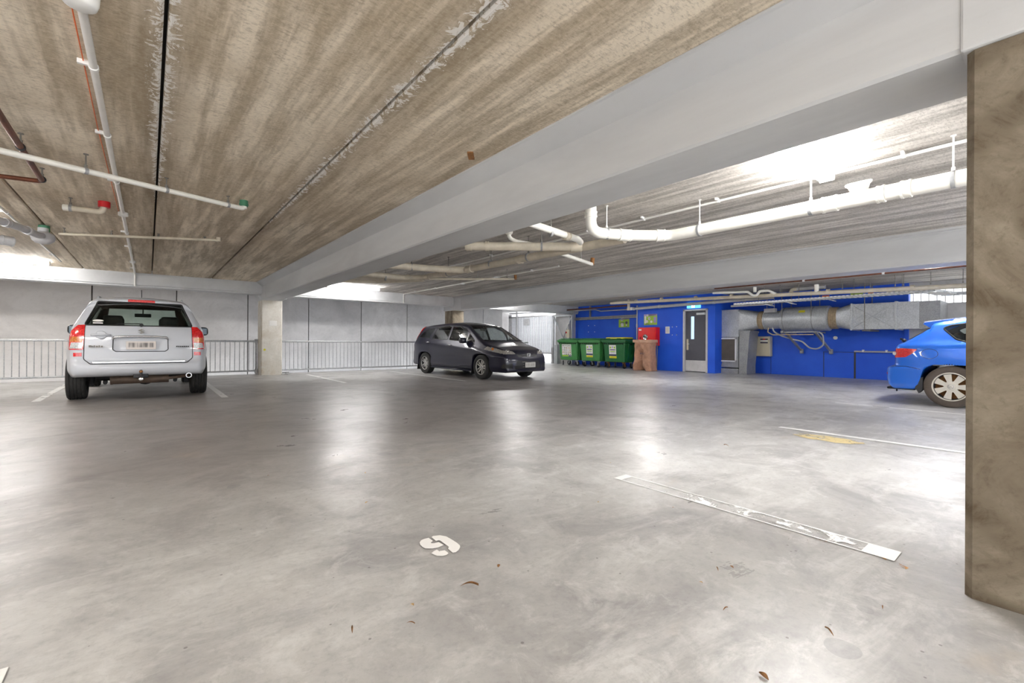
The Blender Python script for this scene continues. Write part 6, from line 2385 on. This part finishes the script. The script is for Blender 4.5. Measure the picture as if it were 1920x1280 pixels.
# ================= blue hatchback =================
def build_hatch():
    paint = mat_carpaint('bright_blue_car_paint', rgb(24, 108, 222), 0.25, 0.3, 1.0)
    t = thing('hatchback', 'bright blue hatchback whose rear half shows past the brown column', 'car', (10.29, 2.05, 0), PI)
    sil = [(0.14, 0.235), (0.05, 0.29), (0.0, 0.38), (-0.01, 0.52), (0.02, 0.565), (0.09, 0.59), (0.095, 0.75), (0.12, 0.93), (0.17, 0.985), (0.22, 1.0), (0.60, 1.27), (0.58, 1.30), (0.60, 1.33), (0.72, 1.365), (1.0, 1.405), (1.6, 1.43), (2.1, 1.42),
           (2.5, 1.36), (3.25, 0.99), (3.4, 0.95), (4.0, 0.83), (4.3, 0.69), (4.40, 0.52), (4.40, 0.30), (4.3, 0.2), (3.88, 0.2)]
    sil += arc(3.49, 0.305, 0.365, -15, 195) + [(3.05, 0.19), (1.3, 0.19)] + arc(0.85, 0.305, 0.365, -15, 180) + [(0.46, 0.25), (0.42, 0.24)]
    def hw(y, z):
        base = 0.862
        if z < 0.32:
            base -= 0.03 * smooth01((0.32 - z) / 0.12)
        fl = max(math.exp(-((y - 0.85) / 0.42) ** 2), math.exp(-((y - 3.49) / 0.42) ** 2)) * smooth01((0.9 - z) / 0.2)
        base += 0.018 * fl
        # shoulder: a crease at z .9 that turns the skin upward
        if z > 0.90:
            base -= 0.05 * smooth01((z - 0.90) / 0.10)
        if z > 0.96:
            base -= (z - 0.96) * 0.52
        if y < 0.7:
            base -= 0.16 * ((0.7 - y) / 0.7) ** 2 * (1 if z > 0.58 else 0.8)
        if y > 3.7:
            base -= 0.18 * ((y - 3.7) / 0.7) ** 2
        return max(0.25, base)
    body = Body(sil, (0.55, 3.85, 0.64), hw, 0.05, 0.09, 0.08, 0.09, 0.02, 0.026)
    flt_s = lambda c, n: abs(n.x) > 0.35 and c.z > 0.8
    wins = {1: [(0.74, 1.20), (0.83, 1.245), (1.22, 1.30), (1.22, 0.985), (1.02, 0.985), (0.90, 1.03)], 2: [(1.30, 1.305), (1.95, 1.31), (1.95, 0.975), (1.30, 0.985)], 3: [(2.02, 1.31), (2.40, 1.27), (3.0, 0.97), (2.02, 0.975)]}
    for rid, p in wins.items():
        body.cut(round2d(p, 0.03), (1, 2), flt_s, rid)
    body.cut(round2d([(-0.60, 1.03), (0.60, 1.03), (0.50, 1.25), (-0.50, 1.25)], 0.03), (0, 2), lambda c, n: c.y < 0.75 and n.y < -0.2 and c.z > 0.98, 4)
    body.cut(round2d([(-0.66, 1.0), (0.66, 1.0), (0.54, 1.34), (-0.54, 1.34)], 0.04), (0, 2), lambda c, n: c.y > 2.3 and n.y > 0.2 and c.z > 0.97, 5)
    body.cut([(-1, 0.15), (1, 0.15), (1, 0.585), (-1, 0.585)], (0, 2), lambda c, n: c.y < 0.47, 6)          # bumper
    for s in (-1, 1):
        body.cut(round2d([(0.10, 0.87), (0.28, 0.885), (0.475, 0.875), (0.40, 0.80), (0.32, 0.745), (0.10, 0.725)], 0.012), (1, 2), lambda c, n, s=s: c.x * s > 0.42 and c.y < 0.6 and (n.x * s > 0.02), 7)
        body.cut([(s * 0.60, 0.455), (s * 0.72, 0.455), (s * 0.72, 0.49), (s * 0.60, 0.49)], (0, 2), lambda c, n: c.y < 0.4 and n.y < -0.1, 8)
    sp = lambda c, n: n.x > 0.3
    ring = [(0.61 + 0.098 * math.cos(2 * PI * k / 24), 0.805 + 0.075 * math.sin(2 * PI * k / 24)) for k in range(25)]
    polyline_gaps(body, ring, (1, 2), sp, 20, 0.006)
    for pts in ([(1.26, 1.32), (1.26, 0.97), (1.17, 0.75), (1.25, 0.55), (1.25, 0.22)], [(1.985, 1.32), (1.985, 0.22)], [(3.0, 0.96), (3.0, 0.22)]):
        polyline_gaps(body, pts, (1, 2), lambda c, n: abs(n.x) > 0.3, 20)
    for s in (-1, 1):
        polyline_gaps(body, [(0.115, 0.885), (0.20, 0.985), (0.62, 1.265)], (1, 2), lambda c, n, s=s: n.x * s > 0.1 and c.x * s > 0.45, 20)
        polyline_gaps(body, [(0.10, 0.59), (0.33, 0.60), (0.505, 0.56)], (1, 2), lambda c, n, s=s: n.x * s > 0.1 and c.x * s > 0.45, 20)
    for rid in (1, 2, 3):
        for s in (-1, 1):
            glass_part(t, body, rid, M['glass_clear'], 'side_window', s, 0.013)
    glass_part(t, body, 4, M['glass_tint'], 'rear_window')
    glass_part(t, body, 5, M['glass_clear'], 'windscreen')
    bu = panel(t, body, 6, paint, 'rear_bumper', 0, 0.004, 0.012)
    for s in (-1, 1):
        tl = panel(t, body, 7, M['lens_red'], 'tail_lamp', s, 0.008, 0.012)
        panel(bu, body, 8, M['lens_red'], 'bumper_reflector', s, 0.008, 0.006)
        b = bmesh.new()
        for x, y, z, r in ((0.735, 0.175, 0.80, 0.03), (0.775, 0.255, 0.81, 0.024)):
            Mx = Matrix.Translation((s * x, y - 0.004, z)) @ Vector((s * 0.85, -0.5, 0)).to_track_quat('Z', 'Y').to_matrix().to_4x4()
            lathe(b, [(r, 0), (r, 0.012), (r * 0.6, 0.018)], 16, Mx)
        obj('lamp_bulb', b, M['lens_clear'], tl, world=False, angle=50, label='clear bulb housing')
    panel(t, body, 20, M['black'], 'shut_line', 0, -0.001)
    body.drop({1, 2, 3, 4, 5, 6, 7, 8, 20})
    obj('body_shell', body.bm, paint, t, world=False, angle=45)
    # roof spoiler
    b = bmesh.new()
    for s in (1,):
        rings = []
        for x in (-0.60, -0.58, -0.4, 0.0, 0.4, 0.58, 0.60):
            e = 0.05 * (abs(x) / 0.6) ** 2
            dz = -0.05 * (abs(x) / 0.6) ** 2
            rings.append([Vector((x, 0.80 + e, 1.388 + dz)), Vector((x, 0.46 + e, 1.345 + dz)), Vector((x, 0.445 + e, 1.325 + dz)), Vector((x, 0.56 + e, 1.24 + dz)), Vector((x, 0.70 + e, 1.31 + dz))])
        loft(b, rings)
    bmesh.ops.recalc_face_normals(b, faces=b.faces)
    obj('roof_spoiler', b, paint, t, world=False, angle=40)
    b = bmesh.new()      # wiper at the foot of the hatch glass
    tube(b, (0.0, 0.17, 1.0), (0.0, 0.13, 1.03), 0.03, 12)
    sweep(b, [(0.0, 0.13, 1.03), (0.30, 0.16, 1.04), (0.55, 0.22, 1.04)], 0.014, 8, 0.05)
    obj('rear_wiper', b, M['black'], t, world=False, smooth=True)
    b = bmesh.new()
    prism(b, [(0.69, 0.505, 0.43), (0.69, 0.44, 0.27), (0.69, 0.485, 0.185), (0.69, 0.53, 0.24), (0.69, 0.535, 0.44)], (0.165, 0, 0))
    obj('mud_flap', b, M['dark'], t, world=False)
    b = bmesh.new()
    box(b, -0.70, 0.70, 0.06, 0.42, 0.215, 0.25, bev=0.012)
    tube(b, (0.55, 0.16, 0.17), (0.55, 0.16, 0.22), 0.012, 8)
    obj('bumper_valance', b, M['black'], t, world=False)
    for s in (-1, 1):
        mirror(t, s * 0.84, 2.75, 1.0, s, paint)
        for y in (0.85, 3.49):
            wheel(t, s * 0.775, y, 0.312, 0.195, s, 'seven', dusty=True, rr=0.685)
    interior(t, 0.72, 0.3, 3.4, 0.25, 2.45, 0.92, 0.68)
    sm = plain('black_seat_cloth', rgb(36, 36, 38), 0.9)
    for x in (-0.38, 0.38):
        seat(t, x, 1.75, 0.36, 0.5, sm, 0.50)
        seat(t, x, 1.0, 0.36, 0.5, sm, 0.46)
    steering(t, 0.38, 2.35, 0.86)
    return t

build_suv()
build_wagon()
build_hatch()
# ------------------------------------------------------------------ camera, light, output
f_px = 851.0
roll, yaw = 0.0058, math.atan(682 / 851.0)
pitch = math.atan((637 + 682 * roll - 640) / 851.0)
fw = Vector((math.sin(yaw) * math.cos(pitch), math.cos(yaw) * math.cos(pitch), math.sin(pitch)))
r0 = Vector((math.cos(yaw), -math.sin(yaw), 0))
u0 = r0.cross(fw)
r1 = r0 * math.cos(roll) + u0 * math.sin(roll)
u1 = u0 * math.cos(roll) - r0 * math.sin(roll)
cam = bpy.data.cameras.new('camera')
cam.sensor_width = 36.0
cam.lens = 36.0 * f_px / 1920.0
cam.clip_start = 0.05
co = bpy.data.objects.new('camera', cam)
COL.objects.link(co)
co.matrix_world = Matrix(((r1.x, u1.x, -fw.x, 0), (r1.y, u1.y, -fw.y, 0), (r1.z, u1.z, -fw.z, 0.95), (0, 0, 0, 1)))
SC.camera = co

w = bpy.data.worlds.new('daylight')
SC.world = w
w.use_nodes = True
nt = w.node_tree
nt.nodes.clear()
bg = nt.nodes.new('ShaderNodeBackground')
bg.inputs['Color'].default_value = (0.92, 0.96, 1.0, 1)
bg.inputs['Strength'].default_value = 1.3
ow = nt.nodes.new('ShaderNodeOutputWorld')
nt.links.new(bg.outputs[0], ow.inputs[0])

su = bpy.data.lights.new('sun', 'SUN')
su.energy = 9.0
su.angle = math.radians(3)
so = bpy.data.objects.new('sun', su)
COL.objects.link(so)
so.rotation_euler = (math.radians(-10), math.radians(6), 0)

SC.view_settings.view_transform = 'Standard'
SC.view_settings.look = 'None'
SC.view_settings.gamma = 1.0
SC.view_settings.exposure = 1.15
SC.view_settings.use_curve_mapping = False
SC.cycles.max_bounces = 10
SC.cycles.diffuse_bounces = 6
SC.cycles.glossy_bounces = 4
SC.cycles.transparent_max_bounces = 16
SC.cycles.caustics_reflective = False
SC.cycles.caustics_refractive = False
SC.cycles.sample_clamp_indirect = 6.0
SC.cycles.use_denoising = True
